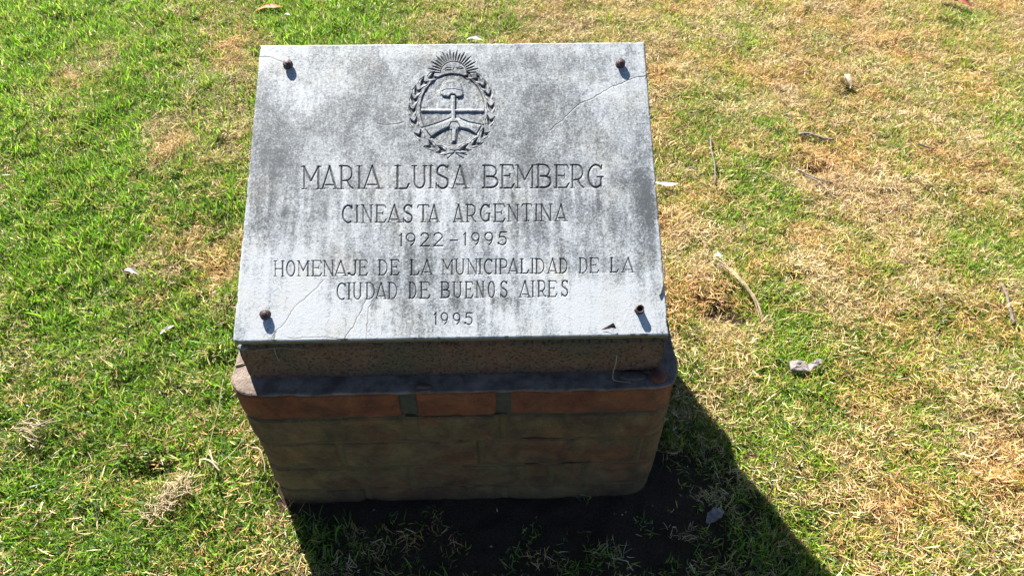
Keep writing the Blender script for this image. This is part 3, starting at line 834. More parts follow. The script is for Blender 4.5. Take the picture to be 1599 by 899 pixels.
# ------------------------------------------------------------------ ground
PATCHES = [(-1.37,1.57,0.09,0.19,+0.5),(-1.29,1.74,0.08,0.18,+0.5),(-0.83,1.69,0.11,0.24,+0.8),(-1.00,1.98,0.10,0.22,+0.4),(-0.96,1.22,0.08,0.15,+0.6),
  (-0.92,1.11,0.06,0.10,+0.9),(-0.74,1.12,0.07,0.12,+0.7),(-1.41,1.41,0.06,0.13,+0.4),(-1.14,0.62,0.07,0.12,+0.6),(-0.84,0.65,0.04,0.06,+0.7),
  (-0.69,0.64,0.09,0.14,+0.7),(-1.05,0.41,0.06,0.09,+0.6),(-0.94,0.34,0.04,0.05,+0.6),(-0.88,0.15,0.04,0.05,+0.4),(-0.57,-0.01,0.03,0.04,+1.2),
  (-0.63,-0.03,0.03,0.03,+0.6),(-0.42,0.09,0.03,0.04,+0.6),(-0.90,0.10,0.04,0.05,+0.4),(-0.83,0.75,0.05,0.08,+0.3),(-0.75,1.40,0.05,0.10,+0.4),
  (-0.32,-0.14,0.03,0.04,+0.5),(-0.35,-0.05,0.03,0.03,+0.6),(-0.47,0.14,0.03,0.03,+0.3),(0.63,1.80,0.12,0.26,+0.6),(0.33,1.90,0.14,0.33,+0.5),
  (-0.01,1.96,0.12,0.28,+0.3),(0.85,1.95,0.12,0.28,+0.4),(0.62,1.37,0.07,0.14,+0.5),(0.77,1.57,0.07,0.13,+0.5),(1.00,1.51,0.10,0.20,+0.5),
  (1.43,1.94,0.20,0.42,+0.6),(1.16,1.52,0.11,0.23,+0.3),(1.59,1.60,0.18,0.42,+0.2),(1.00,1.22,0.08,0.15,+0.4),(0.56,0.78,0.07,0.11,+1.0),
  (0.66,0.91,0.07,0.12,+0.5),(1.02,0.98,0.07,0.11,+0.8),(1.09,0.90,0.09,0.16,+0.6),(1.42,0.97,0.09,0.17,+0.7),(1.14,0.79,0.12,0.21,+0.5),
  (0.87,0.65,0.10,0.16,+0.4),(0.56,0.52,0.07,0.10,+0.9),(0.64,0.41,0.06,0.08,+0.6),(0.57,0.30,0.06,0.09,+0.7),(0.90,0.55,0.08,0.12,+0.3),
  (1.19,0.50,0.09,0.15,+0.4),(1.32,0.55,0.05,0.08,+0.4),(1.08,0.22,0.08,0.12,+0.3),(1.13,0.07,0.08,0.10,+0.6),(0.86,0.10,0.07,0.08,+0.4),
  (0.82,-0.08,0.07,0.08,+0.4),(0.75,-0.03,0.05,0.06,+0.5),(1.04,-0.02,0.08,0.09,+0.5),(2.04,1.88,0.07,0.18,+0.7),(1.00,-0.17,0.06,0.07,+0.5),
  (1.00,1.45,0.06,0.13,+0.3),(0.86,-0.14,0.05,0.05,+0.2),(0.91,0.16,0.05,0.07,+0.2),(-1.04,0.69,0.15,0.25,-0.8),(-1.06,0.57,0.09,0.15,-0.5),
  (-1.46,1.88,0.26,0.53,-0.5),(-1.08,1.35,0.10,0.20,-0.6),(-1.17,0.84,0.10,0.18,-0.5),(-1.09,1.03,0.11,0.21,-0.3),(-0.77,0.19,0.12,0.16,-0.4),
  (-0.50,0.04,0.08,0.09,-0.4),(-0.93,0.26,0.11,0.16,-0.2),(-0.67,-0.10,0.12,0.14,-0.3),(-0.46,-0.11,0.09,0.11,-0.4),(-0.44,1.94,0.17,0.39,-0.5),
  (-0.71,1.87,0.09,0.21,-0.3),(-0.67,0.40,0.09,0.13,-0.2),(-0.54,0.31,0.07,0.10,-0.4),(0.79,1.70,0.07,0.14,-0.5),(0.96,1.77,0.07,0.15,-0.5),
  (0.68,1.30,0.08,0.15,-0.5),(0.68,1.85,0.05,0.10,-0.4),(0.93,1.31,0.09,0.18,-0.4),(0.73,1.09,0.07,0.12,-0.3),(0.95,1.12,0.08,0.14,-0.4),
  (0.76,0.84,0.09,0.15,-0.6),(0.89,0.77,0.07,0.11,-0.2),(1.40,0.79,0.12,0.22,-0.6),(1.30,0.64,0.07,0.11,-0.4),(1.12,0.69,0.05,0.08,-0.2),
  (0.73,0.45,0.07,0.10,-0.6),(0.83,0.37,0.09,0.13,-0.3),(0.65,0.80,0.05,0.08,-0.3),(0.50,0.31,0.05,0.07,-0.6),(0.73,0.30,0.06,0.08,-0.3),
  (0.98,0.31,0.09,0.12,-0.2),(0.68,0.16,0.05,0.07,-0.3),(0.80,0.16,0.07,0.09,-0.3),(0.95,0.08,0.07,0.08,-0.5),(0.80,0.04,0.05,0.06,-0.3),
  (0.57,-0.16,0.07,0.08,-0.5),(0.66,-0.11,0.05,0.05,-0.3),(1.54,1.25,0.10,0.21,-0.2),(0.47,1.83,0.06,0.13,-0.4),(1.06,0.62,0.07,0.10,-0.2),
  (1.68,1.24,0.08,0.17,-0.4),(1.83,1.88,0.07,0.17,-0.3),(1.21,0.62,0.05,0.08,-0.4)]

va, vb_, vc, vd = VNoise(101), VNoise(102), VNoise(103), VNoise(104)
PA = np.array(PATCHES)
def dryness(x, y):
    """0 lush green ... 1 bare straw"""
    d = np.full(np.shape(x), .41) + .09 * np.tanh((x + .05) * 1.3) + .04 * np.tanh((y - .5) * 1.5)
    d = d + .50 * (va(x * 7, y * 7, 4, .6) - .5) + .55 * (vb_(x * 26, y * 26, 3, .6) - .5) - .05
    for (cx, cy, rx, ry, a) in PA:
        d = d + a * .48 * np.exp(-((x - cx) / (rx * 1.1)) ** 2 - ((y - cy) / (ry * 1.1)) ** 2)
    return np.clip(d, 0, 1.2)
HOLES = [(1.0, .993, .045, .030, .030), (.60, .47, .055, .045, .032), (1.215, 1.39, .03, .03, .022), (-.62, .055, .05, .03, .028), (-.71, 1.12, .05, .03, .014), (.66, 1.02, .02, .03, .014),
         (.64, .43, .05, .03, .016), (.05, -.04, .42, .09, -.014), (.45, .16, .07, .16, .006)]
_rh = np.random.default_rng(41)
POCKETS = [(_rh.uniform(-1.9, 2.2), _rh.uniform(-.3, 2.2), _rh.uniform(.008, .026), _rh.uniform(.008, .020), _rh.uniform(.006, .016)) for _ in range(170)]
def pockets(x, y):
    p = np.zeros(np.shape(x)); a_ = np.zeros(np.shape(x))
    for (cx, cy, rx, ry, a) in POCKETS:
        g = np.exp(-((x - cx) / rx) ** 2 - ((y - cy) / ry) ** 2)
        p = np.maximum(p, g); a_ = a_ + a * g
    return p, a_
def gz(x, y):
    z = .026 * (vc(x * 5.5, y * 5.5, 2) - .5) + .020 * (vd(x * 22, y * 22, 3, .6) - .5) + .009 * (va(x * 60, y * 70, 2) - .5)
    for (cx, cy, rx, ry, a) in HOLES:
        z = z - a * np.exp(-((x - cx) / rx) ** 2 - ((y - cy) / ry) ** 2)
    if np.size(x) > 50: z = z - pockets(x, y)[1]
    far = np.clip((np.hypot(x, y - .8) - 3) / 6, 0, 1)
    return z * (1 - far) - .006
def axis(lo, hi, step, far):
    mid = list(np.arange(lo, hi + 1e-6, step)); a = []; d = step; x = hi
    while x < far: d *= 1.35; x += d; a.append(x)
    b = []; d = step; x = lo
    while x > -far: d *= 1.35; x -= d; b.append(x)
    return np.array(b[::-1] + mid + a)
gx, gy = axis(-2.2, 2.5, .012, 70), axis(-.6, 2.6, .012, 70)
U, Vv = np.meshgrid(gx, gy)
i = np.arange(U.size).reshape(U.shape)
F = np.stack([i[:-1, :-1], i[:-1, 1:], i[1:, 1:], i[1:, :-1]], -1).reshape(-1, 4)
soil, nt, bs = new_mat('thatch_and_soil')
co = objco(nt)
dr = attr(nt, 'dry').outputs['Fac']
n1 = noise(nt, co, 60, 6, .7, .8); n2 = noise(nt, co, 320, 5, .7, 1.0); n3 = noise(nt, co, 9, 4, .6)
mp = N(nt, 'ShaderNodeMapping'); nt.links.new(co, mp.inputs[0]); mp.inputs['Scale'].default_value = (3.4, .7, 1); mp.inputs['Rotation'].default_value = (0, 0, .6)
n4 = noise(nt, mp.outputs[0], 260, 4, .6, 1.5)
c_dry = mixc(nt, mapr(nt, n2, .35, .68), (.14, .070, .028), (.40, .27, .12))
c_dry = mixc(nt, mapr(nt, n4, .52, .66, 0, .7), c_dry, (.50, .38, .20))
c_grn = mixc(nt, mapr(nt, n2, .35, .68), (.075, .060, .02), (.19, .18, .05))
c = mixc(nt, mapr(nt, dr, .25, .7), c_grn, c_dry)
c = mixc(nt, mapr(nt, n1, .54, .40, 0, .95), c, (.050, .026, .012))
gsx = N(nt, 'ShaderNodeSeparateXYZ'); nt.links.new(co, gsx.inputs[0])
bare = attr(nt, 'bare').outputs['Fac']
c = mixc(nt, bare, c, mixc(nt, mapr(nt, n2, .4, .7), (.035, .024, .015), (.10, .07, .042)))  # dark bare soil; in front this colour also deepens the cast shadow
nt.links.new(c, bs.inputs['Base Color']); bs.inputs['Roughness'].default_value = .95
bs.inputs['Specular IOR Level'].default_value = .15
nt.links.new(bump(nt, math_n(nt, 'ADD', n1, math_n(nt, 'ADD', n2, n4)), 1.0, .008), bs.inputs['Normal'])
def bare_and_shade(x, y):       # bare earth at the foot and in hollows, plus shadow darkening in front
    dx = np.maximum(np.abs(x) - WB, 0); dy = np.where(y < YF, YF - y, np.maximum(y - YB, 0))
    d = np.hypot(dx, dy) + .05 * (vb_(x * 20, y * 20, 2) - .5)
    front = np.exp(-(((x - .14) / .50) ** 4)) * (y < YF + .1)  # darkened, thinned area where the pedestal's shadow falls, painted to deepen it
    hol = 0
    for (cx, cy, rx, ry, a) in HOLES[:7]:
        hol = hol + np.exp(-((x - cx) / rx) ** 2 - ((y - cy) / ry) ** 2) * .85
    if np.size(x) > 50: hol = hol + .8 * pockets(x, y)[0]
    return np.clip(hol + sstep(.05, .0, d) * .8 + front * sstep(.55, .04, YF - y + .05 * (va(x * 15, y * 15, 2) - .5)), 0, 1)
ground = mesh_np('ground', np.stack([U, Vv, gz(U, Vv)], -1).reshape(-1, 3), F, soil, None, True,
                 {'dry': ('FLOAT', dryness(U, Vv)), 'bare': ('FLOAT', bare_and_shade(U, Vv))})
tag(ground, 'brown thatch and soil under the lawn', kind='structure')

# ------------------------------------------------------------------ grass: tuft meshes scattered as instances
def grass_mat(name, trans, rough, spec):
    m, nt, bs = new_mat(name)
    a = attr(nt, 'Col'); b = attr(nt, 'tint', 'INSTANCER')
    c = mixc(nt, 1.0, a.outputs['Color'], b.outputs['Color'], 'MULTIPLY')
    nt.links.new(c, bs.inputs['Base Color'])
    bs.inputs['Roughness'].default_value = rough
    bs.inputs['Specular IOR Level'].default_value = spec
    tr = N(nt, 'ShaderNodeBsdfTranslucent'); nt.links.new(c, tr.inputs['Color'])
    mx = N(nt, 'ShaderNodeMixShader'); mx.inputs[0].default_value = trans
    nt.links.new(bs.outputs[0], mx.inputs[1]); nt.links.new(tr.outputs[0], mx.inputs[2])
    nt.links.new(mx.outputs[0], nt.nodes['Material Output'].inputs['Surface'])
    return m
green_m = grass_mat('grass_blade', .5, .42, .55)
straw_m = grass_mat('dry_straw', .15, .6, .3)

def tuft(name, seed, n, rad, length, width, lean, curl, colf, mat, segs_n=3, z0=0.0, flat=False):
    r = np.random.default_rng(seed)
    Vs = []; Fs = []; Cs = []; b0 = 0
    for k in range(n):
        Lb = length * r.uniform(.5, 1.25); wd = width * r.uniform(.6, 1.25)
        az = r.uniform(0, 2 * np.pi); th = min(r.uniform(*lean), 1.52)
        ro = rad * np.sqrt(r.random()); ph = r.uniform(0, 2 * np.pi)
        p = np.array([ro * np.cos(ph), ro * np.sin(ph), z0 + (r.uniform(0, .012) if flat else -.002)])
        cl = r.uniform(*curl) * (1 if flat else 1); side = r.uniform(-1, 1) * (1.0 if flat else .5)
        pts = [p.copy()]; wv = []
        tw = r.uniform(-.9, .9)
        for s in range(segs_n):
            t_ = th + cl * (s + .5) / segs_n
            if flat: t_ = np.clip(t_, .9, 1.75)
            a_2 = az + side * (s + .5) / segs_n
            d = np.array([np.sin(t_) * np.cos(a_2), np.sin(t_) * np.sin(a_2), np.cos(t_)])
            p = p + d * Lb / segs_n
            if flat: p[2] = max(p[2], .001)
            pts.append(p.copy())
            hz = np.array([-np.sin(a_2), np.cos(a_2), 0]); nn = np.cross(hz, d)
            q = tw + s * .25
            wv.append(hz * np.cos(q) + nn * np.sin(q) * .8)
        wv = [wv[0]] + wv
        prof = ([.75, 1, .8] if segs_n == 3 else [.8, 1, .9, .75])[:segs_n]
        colr = colf(r)
        for s in range(segs_n):
            for sg in (-1, 1):
                Vs.append(pts[s] + wv[s] * wd * .5 * prof[s] * sg)
                Cs.append(colr[0] * (1 - s / segs_n) + colr[1] * s / segs_n)
        Vs.append(pts[-1]); Cs.append(colr[1])
        for s in range(segs_n - 1):
            Fs.append((b0 + 2 * s, b0 + 2 * s + 1, b0 + 2 * s + 3, b0 + 2 * s + 2))
        Fs.append((b0 + 2 * segs_n - 2, b0 + 2 * segs_n - 1, b0 + 2 * segs_n))
        b0 += 2 * segs_n + 1
    Cs = np.array(Cs); Cs = np.concatenate([Cs, np.ones((len(Cs), 1))], 1)
    me = bpy.data.meshes.new(name)
    me.from_pydata([tuple(v) for v in Vs], [], Fs)
    a = me.color_attributes.new('Col', 'FLOAT_COLOR', 'POINT'); a.data.foreach_set('color', Cs.astype(np.float32).ravel())
    for p in me.polygons: p.use_smooth = True
    me.materials.append(mat)
    return bpy.data.objects.new(name, me)

def c_green(r):
    k = r.random()
    g = np.array([.15, .31, .018]) * r.uniform(.45, 1.4)
    if k < .22: g = np.array([.30, .33, .060]) * r.uniform(.8, 1.1)        # yellowing
    elif k < .32: g = np.array([.50, .43, .22]) * r.uniform(.7, 1.1)       # dead blade in the tuft
    elif k < .45: g = np.array([.10, .19, .07]) * r.uniform(.7, 1.2)       # bluish
    return (g * np.array([1.15, 1.0, 1.3]) * .8, g * 1.05)
def c_straw(r):
    k = r.random()
    if k < .52: g = np.array([.60, .455, .225])
    elif k < .74: g = np.array([.46, .29, .115])
    elif k < .86: g = np.array([.26, .13, .05])
    else: g = np.array([.72, .62, .42])
    g = g * r.uniform(.6, 1.25)
    return (g, g * r.uniform(.85, 1.15))

def src_collection(name, objs):
    c = bpy.data.collections.new(name)
    for o in objs: c.objects.link(o)
    return c
coarse = src_collection('coarse_tufts', [tuft('coarse_tuft', 200 + k, 11, .014, .035, .0032, (.15, 1.05), (-.1, .9), c_green, green_m) for k in range(9)])
fine = src_collection('fine_tufts', [tuft('fine_tuft', 230 + k, 16, .018, .020, .0019, (.15, 1.3), (-.4, 1.2), c_green, green_m) for k in range(10)])
straw = src_collection('straw_tufts', [tuft('straw_tuft', 260 + k, 20, .022, .020, .00105, (1.0, 1.55), (-.7, .6), c_straw, straw_m, 4, flat=True) for k in range(14)])

def scatter(name, coll, P, rot, scl, pick, tint, label):
    me = bpy.data.meshes.new(name)
    me.vertices.add(len(P)); me.vertices.foreach_set('co', P.astype(np.float32).ravel())
    for an, typ, arr, key in (('rot', 'FLOAT_VECTOR', rot, 'vector'), ('scl', 'FLOAT', scl, 'value'), ('pick', 'INT', pick, 'value'), ('tint', 'FLOAT_COLOR', tint, 'color')):
        a = me.attributes.new(an, typ, 'POINT')
        a.data.foreach_set(key, arr.astype(np.int32 if typ == 'INT' else np.float32).ravel())
    o = link(bpy.data.objects.new(name, me))
    ng = bpy.data.node_groups.new(name + '_scatter', 'GeometryNodeTree')
    ng.interface.new_socket('Geometry', in_out='INPUT', socket_type='NodeSocketGeometry')
    ng.interface.new_socket('Geometry', in_out='OUTPUT', socket_type='NodeSocketGeometry')
    gi = ng.nodes.new('NodeGroupInput'); go = ng.nodes.new('NodeGroupOutput')
    ci = ng.nodes.new('GeometryNodeCollectionInfo'); ci.inputs['Collection'].default_value = coll
    ci.inputs['Separate Children'].default_value = True; ci.inputs['Reset Children'].default_value = True
    ip = ng.nodes.new('GeometryNodeInstanceOnPoints'); ip.inputs['Pick Instance'].default_value = True
    def na(nm, dt):
        n = ng.nodes.new('GeometryNodeInputNamedAttribute'); n.data_type = dt; n.inputs['Name'].default_value = nm; return n.outputs['Attribute']
    mp_ = ng.nodes.new('GeometryNodeMeshToPoints')
    ng.links.new(gi.outputs[0], mp_.inputs[0]); ng.links.new(mp_.outputs[0], ip.inputs['Points'])
    ng.links.new(ci.outputs[0], ip.inputs['Instance'])
    ng.links.new(na('pick', 'INT'), ip.inputs['Instance Index'])
    e2r = ng.nodes.new('FunctionNodeEulerToRotation'); ng.links.new(na('rot', 'FLOAT_VECTOR'), e2r.inputs[0])
    ng.links.new(e2r.outputs[0], ip.inputs['Rotation'])
    ng.links.new(na('scl', 'FLOAT'), ip.inputs['Scale'])
    ng.links.new(ip.outputs[0], go.inputs[0])
    md = o.modifiers.new('scatter', 'NODES'); md.node_group = ng
    tag(o, label, kind='stuff')
    return o

X0, X1, Y0, Y1 = -2.6, 2.9, -.75, 3.0
def points(dens):
    n = int((X1 - X0) * (Y1 - Y0) * dens)
    x = rng.uniform(X0, X1, n); y = rng.uniform(Y0, Y1, n)
    edge = np.minimum.reduce([x - X0, X1 - x, Y1 - y, y - Y0 + .3]) / .5
    inside = (np.abs(x) < WB + .004) & (y > YF - .004) & (y < YB + .004)
    # beyond the lens's view the lawn thins out
    out = (np.abs(x - .1) > 1.0 + .62 * (y + .2)) | (y > 2.25)
    k = ~inside & (rng.random(n) < np.clip(edge, 0, 1)) & (~out | (rng.random(n) < .45))
    return x[k], y[k]
def settle(x, y, tilt):
    z = gz(x, y)
    rot = np.stack([rng.normal(0, tilt, len(x)), rng.normal(0, tilt, len(x)), rng.uniform(0, 6.28, len(x))], -1)
    return np.stack([x, y, z], -1), rot
def do(name, coll, ncoll, dens, prob, scale, tilt, tintf, label):
    x, y = points(dens)
    D = dryness(x, y); B = bare_and_shade(x, y)
    k = rng.random(len(x)) < prob(x, y, D, B)
    x, y, D = x[k], y[k], D[k]
    P, rot = settle(x, y, tilt)
    n = len(x)
    tint = tintf(x, y, D, n)
    scatter(name, coll, P, rot, scale(x, y, D, n), rng.integers(0, ncoll, n), np.concatenate([tint, np.ones((n, 1))], 1), label)
    print(name, n)
def coarse_w(x, y):       # where the broad-bladed grass grows: left and along the back
    return np.clip(.30 - .55 * np.tanh((x + .35) * 2.2) + .30 * (y > 1.6) * (x < .4) + 1.6 * (va(x * 3.1, y * 3.1, 2) - .55) + .25 * (y > 1.1) * (x < -.2), 0, 1) * np.where((x < 0) & (y < .35), .35, 1)
def tint_green(x, y, D, n):
    h = va(x * 9, y * 9, 2)[:, None]; q = rng.uniform(.75, 1.2, (n, 1))
    t1 = np.array([[1.12, 1.2, 1.0]]); t2 = np.array([[1.75, 1.22, 1.9]])
    k = np.clip((D[:, None] - .25) * 1.5, 0, 1)
    right = np.clip((x[:, None] + .3) * 1.1, 0, 1)
    t = t1 * (1 - k) + t2 * k
    t = t * (1 - right * .55) + t * np.array([[1.62, 1.25, 1.5]]) * right * .55
    return t * q * (1 + .35 * (h - .5))
do('coarse_grass', coarse, 9, 5200, lambda x, y, D, B: coarse_w(x, y) * np.clip(1.3 - D * 1.3, .02, 1) * (1 - .985 * B),
   lambda x, y, D, n: rng.uniform(.6, 1.2, n) * np.clip(1.15 - .4 * D, .6, 1.1), .25, tint_green, 'broad bright green lawn grass')
do('fine_grass', fine, 10, 12500, lambda x, y, D, B: np.clip(1.25 - D * .95, .22, 1) * (1 - .6 * coarse_w(x, y)) * (1 - .985 * B),
   lambda x, y, D, n: rng.uniform(.7, 1.25, n) * np.clip(1.12 - .3 * D, .7, 1.1), .3, tint_green, 'fine short green grass with yellowing blades')
def tint_straw(x, y, D, n):
    h = vb_(x * 8, y * 8, 3)[:, None]
    pale = np.clip((h - .25) * 3, 0, 1)
    t = np.array([[1.05, .84, .60]]) * (1 - pale) + np.array([[1.02, 1.0, .98]]) * pale
    return t * rng.uniform(.75, 1.15, (n, 1))
do('dry_grass', straw, 14, 6600, lambda x, y, D, B: np.clip(D * 1.02 - .02, .09, 1) * (1 - .985 * B),
   lambda x, y, D, n: rng.uniform(.6, 1.35, n), .22, tint_straw, 'dead straw coloured grass matted over the lawn')

# ------------------------------------------------------------------ loose things lying about
def simple_mat(name, ca, cb, sc=60, rough=.7, bs_=.5, bd=.001, trans=0):
    m, nt, bs = new_mat(name)
    co = objco(nt)
    n = noise(nt, co, sc, 5, .65, .5)
    c = mixc(nt, mapr(nt, n, .32, .68), ca, cb)
    nt.links.new(c, bs.inputs['Base Color']); bs.inputs['Roughness'].default_value = rough
    nt.links.new(bump(nt, n, bs_, bd), bs.inputs['Normal'])
    return m
straw_s = simple_mat('pale_dry_stem', (.19, .14, .08), (.38, .31, .20), 90)
bleached_m = simple_mat('bleached_straw', (.20, .145, .075), (.44, .35, .21), 70)
twig_m = simple_mat('grey_twig_bark', (.06, .047, .037), (.20, .17, .145), 120, .85, .8, .002)
bark_m = simple_mat('grey_bark', (.09, .076, .068), (.26, .23, .215), 90, .85, 1, .003)
orange_m = simple_mat('orange_dead_leaf', (.38, .055, .006), (.46, .11, .012), 50)
red_m = simple_mat('reddish_dead_leaf', (.22, .035, .02), (.42, .12, .075), 45)
petal_m = simple_mat('white_petal', (.52, .50, .42), (.70, .69, .62), 40)
leaf_m = simple_mat('dry_brown_leaf', (.05, .035, .028), (.10, .07, .052), 60)
clod_m = simple_mat('reddish_clod', (.06, .018, .012), (.12, .04, .026), 60, .9, 1, .003)
pebble_m = simple_mat('grey_pebble', (.09, .085, .08), (.18, .17, .16), 150, .8)

def stems(name, paths, rads, mat, label, cat, z_is_abs=False, flatten=1.0, world=None, jit=.0008, group=None):
    """tapering, slightly crooked stems in one mesh; paths in metres, lying on the ground unless z_is_abs"""
    o0 = Vector(paths[0][0][:2]).to_3d()
    if not z_is_abs: o0.z = float(gz(np.array([o0.x]), np.array([o0.y]))[0])
    else: o0.z = paths[0][0][2]
    V = []; F = []; nsd = 6
    rr = random.Random(hash(label) % 1000 if False else len(label) * 7 + len(paths))
    for path, (r0, r1) in zip(paths, rads):
        P = []
        for q in path:
            x, y, z = q
            if not z_is_abs: z += float(gz(np.array([x]), np.array([y]))[0])
            P.append(Vector((x, y, z)) - o0)
        # resample with Catmull-Rom
        Q = []
        for i in range(len(P) - 1):
            a = P[max(i - 1, 0)]; b = P[i]; c = P[i + 1]; d = P[min(i + 2, len(P) - 1)]
            for k in range(4):
                t = k / 4
                Q.append(.5 * ((2 * b) + (c - a) * t + (2 * a - 5 * b + 4 * c - d) * t * t + (3 * b - a - 3 * c + d) * t ** 3))
        Q.append(P[-1])
        b0 = len(V)
        for i, p in enumerate(Q):
            t = (Q[min(i + 1, len(Q) - 1)] - Q[max(i - 1, 0)]).normalized()
            sx = t.cross(Vector((0, 0, 1)))
            sx = sx.normalized() if sx.length > .05 else Vector((1, 0, 0))
            sy = sx.cross(t)
            k = i / (len(Q) - 1); r_ = (r0 * (1 - k) + r1 * k) * rr.uniform(.85, 1.15)
            pj = p + Vector((rr.uniform(-jit, jit), rr.uniform(-jit, jit), rr.uniform(-jit, jit) * .5))
            for s in range(nsd):
                a = 2 * math.pi * s / nsd
                V.append(pj + sx * r_ * math.cos(a) + sy * r_ * flatten * math.sin(a))
        for i in range(len(Q) - 1):
            for s in range(nsd):
                F.append((b0 + i * nsd + s, b0 + i * nsd + (s + 1) % nsd, b0 + (i + 1) * nsd + (s + 1) % nsd, b0 + (i + 1) * nsd + s))
        F.append(tuple(b0 + s for s in range(nsd - 1, -1, -1))); F.append(tuple(b0 + (len(Q) - 1) * nsd + s for s in range(nsd)))
    o = mesh_np(name, V, F, mat, None, True)
    o.location = o0
    return tag(o, label, cat, group)

def leaf(name, a, b, width, mat, label, cat='leaf', lift=.014, arch=.012, cup=.3, twist=.2, asym=0, thick=.0005, notch=0, zfun=None):
    """a curled leaf blade running from a to b, with a midrib fold and real thickness"""
    ax, ay = a; bx, by = b
    Ln = math.hypot(bx - ax, by - ay); ang = math.atan2(by - ay, bx - ax)
    n, m_ = 14, 6
    V = []; F = []
    rr = random.Random(len(label))
    for side in (1, -1):
        for i in range(n + 1):
            t = i / n
            w = width * (math.sin(math.pi * min(.985, max(.03, t)) ** (.8 + asym)) ** .75) * (1 + .12 * math.sin(t * 19 + len(label)))
            for j in range(m_ + 1):
                s = (j / m_ - .5) * 2
                ph = twist * (t - .5) * 2
                y0 = s * w * .5; z0 = cup * abs(s) ** 1.4 * w * .5 + .06 * w * math.sin(t * 11 + s * 2)
                y1 = y0 * math.cos(ph) - z0 * math.sin(ph); z1 = y0 * math.sin(ph) + z0 * math.cos(ph)
                V.append((t * Ln, y1, z1 + arch * math.sin(math.pi * t) + side * thick * .5))
    q = (n + 1) * (m_ + 1)
    for i in range(n):
        for j in range(m_):
            a0 = i * (m_ + 1) + j
            F.append((a0, a0 + m_ + 1, a0 + m_ + 2, a0 + 1))
            F.append((q + a0, q + a0 + 1, q + a0 + m_ + 2, q + a0 + m_ + 1))
    rim = [i * (m_ + 1) for i in range(n + 1)] + [n * (m_ + 1) + j for j in range(1, m_ + 1)] + [i * (m_ + 1) + m_ for i in range(n - 1, -1, -1)] + [j for j in range(m_ - 1, 0, -1)]
    for k in range(len(rim)):
        c0, c1 = rim[k], rim[(k + 1) % len(rim)]
        F.append((c0, c1, q + c1, q + c0))
    o = mesh_np(name, V, F, mat, None, True)
    z = float(gz(np.array([(ax + bx) / 2]), np.array([(ay + by) / 2]))[0]) + lift if zfun is None else zfun
    o.location = (ax, ay, z); o.rotation_euler = (0, 0, ang)
    return tag(o, label, cat)

leaf('dead_leaf', (-.838, 2.00), (-.738, 2.03), .034, orange_m, 'bright orange dead leaf in the grass behind the left end of the plaque', lift=.022, arch=.01, cup=.15)
leaf('dead_leaf', (1.80, 2.03), (1.905, 1.955), .040, red_m, 'long reddish dead leaf in straw at the far right corner', lift=.020, arch=.014, cup=.5)
leaf('petal', (.515, .925), (.583, .918), .018, petal_m, 'curved white petal in the grass close to the right edge of the plaque', 'petal', lift=.026, arch=-.008, cup=.5)
leaf('petal', (-.030, 1.748), (.030, 1.742), .020, petal_m, 'small white petal just behind the middle of the plaque', 'petal', lift=.022, arch=.006, cup=.5)
leaf('petal', (-.722, 1.955), (-.695, 1.955), .012, petal_m, 'tiny white petal below the orange leaf', 'petal', lift=.02, arch=.006)
leaf('dead_leaf', (-.708, .398), (-.682, .424), .010, petal_m, 'short bleached leaf sliver on the green grass left of the plaque', lift=.022, arch=.003, cup=.8)
leaf('dead_leaf', (.455, -.085), (.492, -.060), .022, bark_m, 'pale withered leaf lying in the shadow right of the memorial', lift=.012, cup=.4)
leaf('dead_leaf', (-.862, .598), (-.815, .590), .013, petal_m, 'bleached curled leaf in the green grass left of the plaque', lift=.02, cup=.8)
leaf('petal', (.620, .622), (.640, .618), .014, petal_m, 'round white petal on the straw right of the plaque', 'petal', lift=.022, arch=.004)
leaf('dead_leaf', (1.238, 1.40), (1.225, 1.475), .022, straw_s, 'upright bleached leaf beside the small dark hole in the lawn', lift=.02, arch=.02, cup=.9)

# flat grey chip of bark in two pieces
def chip(polys, label):
    bm = bmesh.new()
    rr = random.Random(3)
    for poly, h, tilt in polys:
        cx = sum(p[0] for p in poly) / len(poly); cy = sum(p[1] for p in poly) / len(poly)
        pts = []
        for (a, b) in zip(poly, poly[1:] + poly[:1]):
            for k in range(3):
                t = k / 3
                pts.append((a[0] + (b[0] - a[0]) * t + rr.uniform(-.0007, .0007), a[1] + (b[1] - a[1]) * t + rr.uniform(-.0007, .0007)))
        def zz(x, y): return h + (x - cx) * tilt + .0012 * math.sin(x * 900) 
        bots = [bm.verts.new((x, y, zz(x, y) - .005)) for x, y in pts]
        tops = [bm.verts.new((x, y, zz(x, y))) for x, y in pts]
        inn = [bm.verts.new((cx + (x - cx) * .82, cy + (y - cy) * .82, zz(x, y) + .0012)) for x, y in pts]
        inn2 = [bm.verts.new((cx + (x - cx) * .4, cy + (y - cy) * .4, zz(x, y) + rr.uniform(.0, .0026))) for x, y in pts]
        n = len(pts)
        for k in range(n):
            l = (k + 1) % n
            bm.faces.new((bots[k], bots[l], tops[l], tops[k])); bm.faces.new((tops[k], tops[l], inn[l], inn[k])); bm.faces.new((inn[k], inn[l], inn2[l], inn2[k]))
        bm.faces.new(inn2); bm.faces.new(bots[::-1])
    me = bpy.data.meshes.new('bark_chip'); bm.to_mesh(me); bm.free(); me.materials.append(bark_m)
    o = link(bpy.data.objects.new('bark_chip', me))
    return tag(o, label, 'bark chip')
c_ = chip([([(-.032, -.010), (-.010, -.014), (.006, -.015), (.004, .010), (-.012, .014), (-.031, .011)], .006, 0),
           ([(.008, -.014), (.016, -.006), (.030, -.001), (.040, .006), (.041, .015), (.033, .019), (.022, .010), (.007, .004)], .004, .06)],
          'weathered grey chip of bark, split across, in the lawn right of the memorial')
c_.location = (.745, .270, float(gz(np.array([.745]), np.array([.272]))[0]) + .020); c_.rotation_euler = (R(5), R(-3), R(-2))
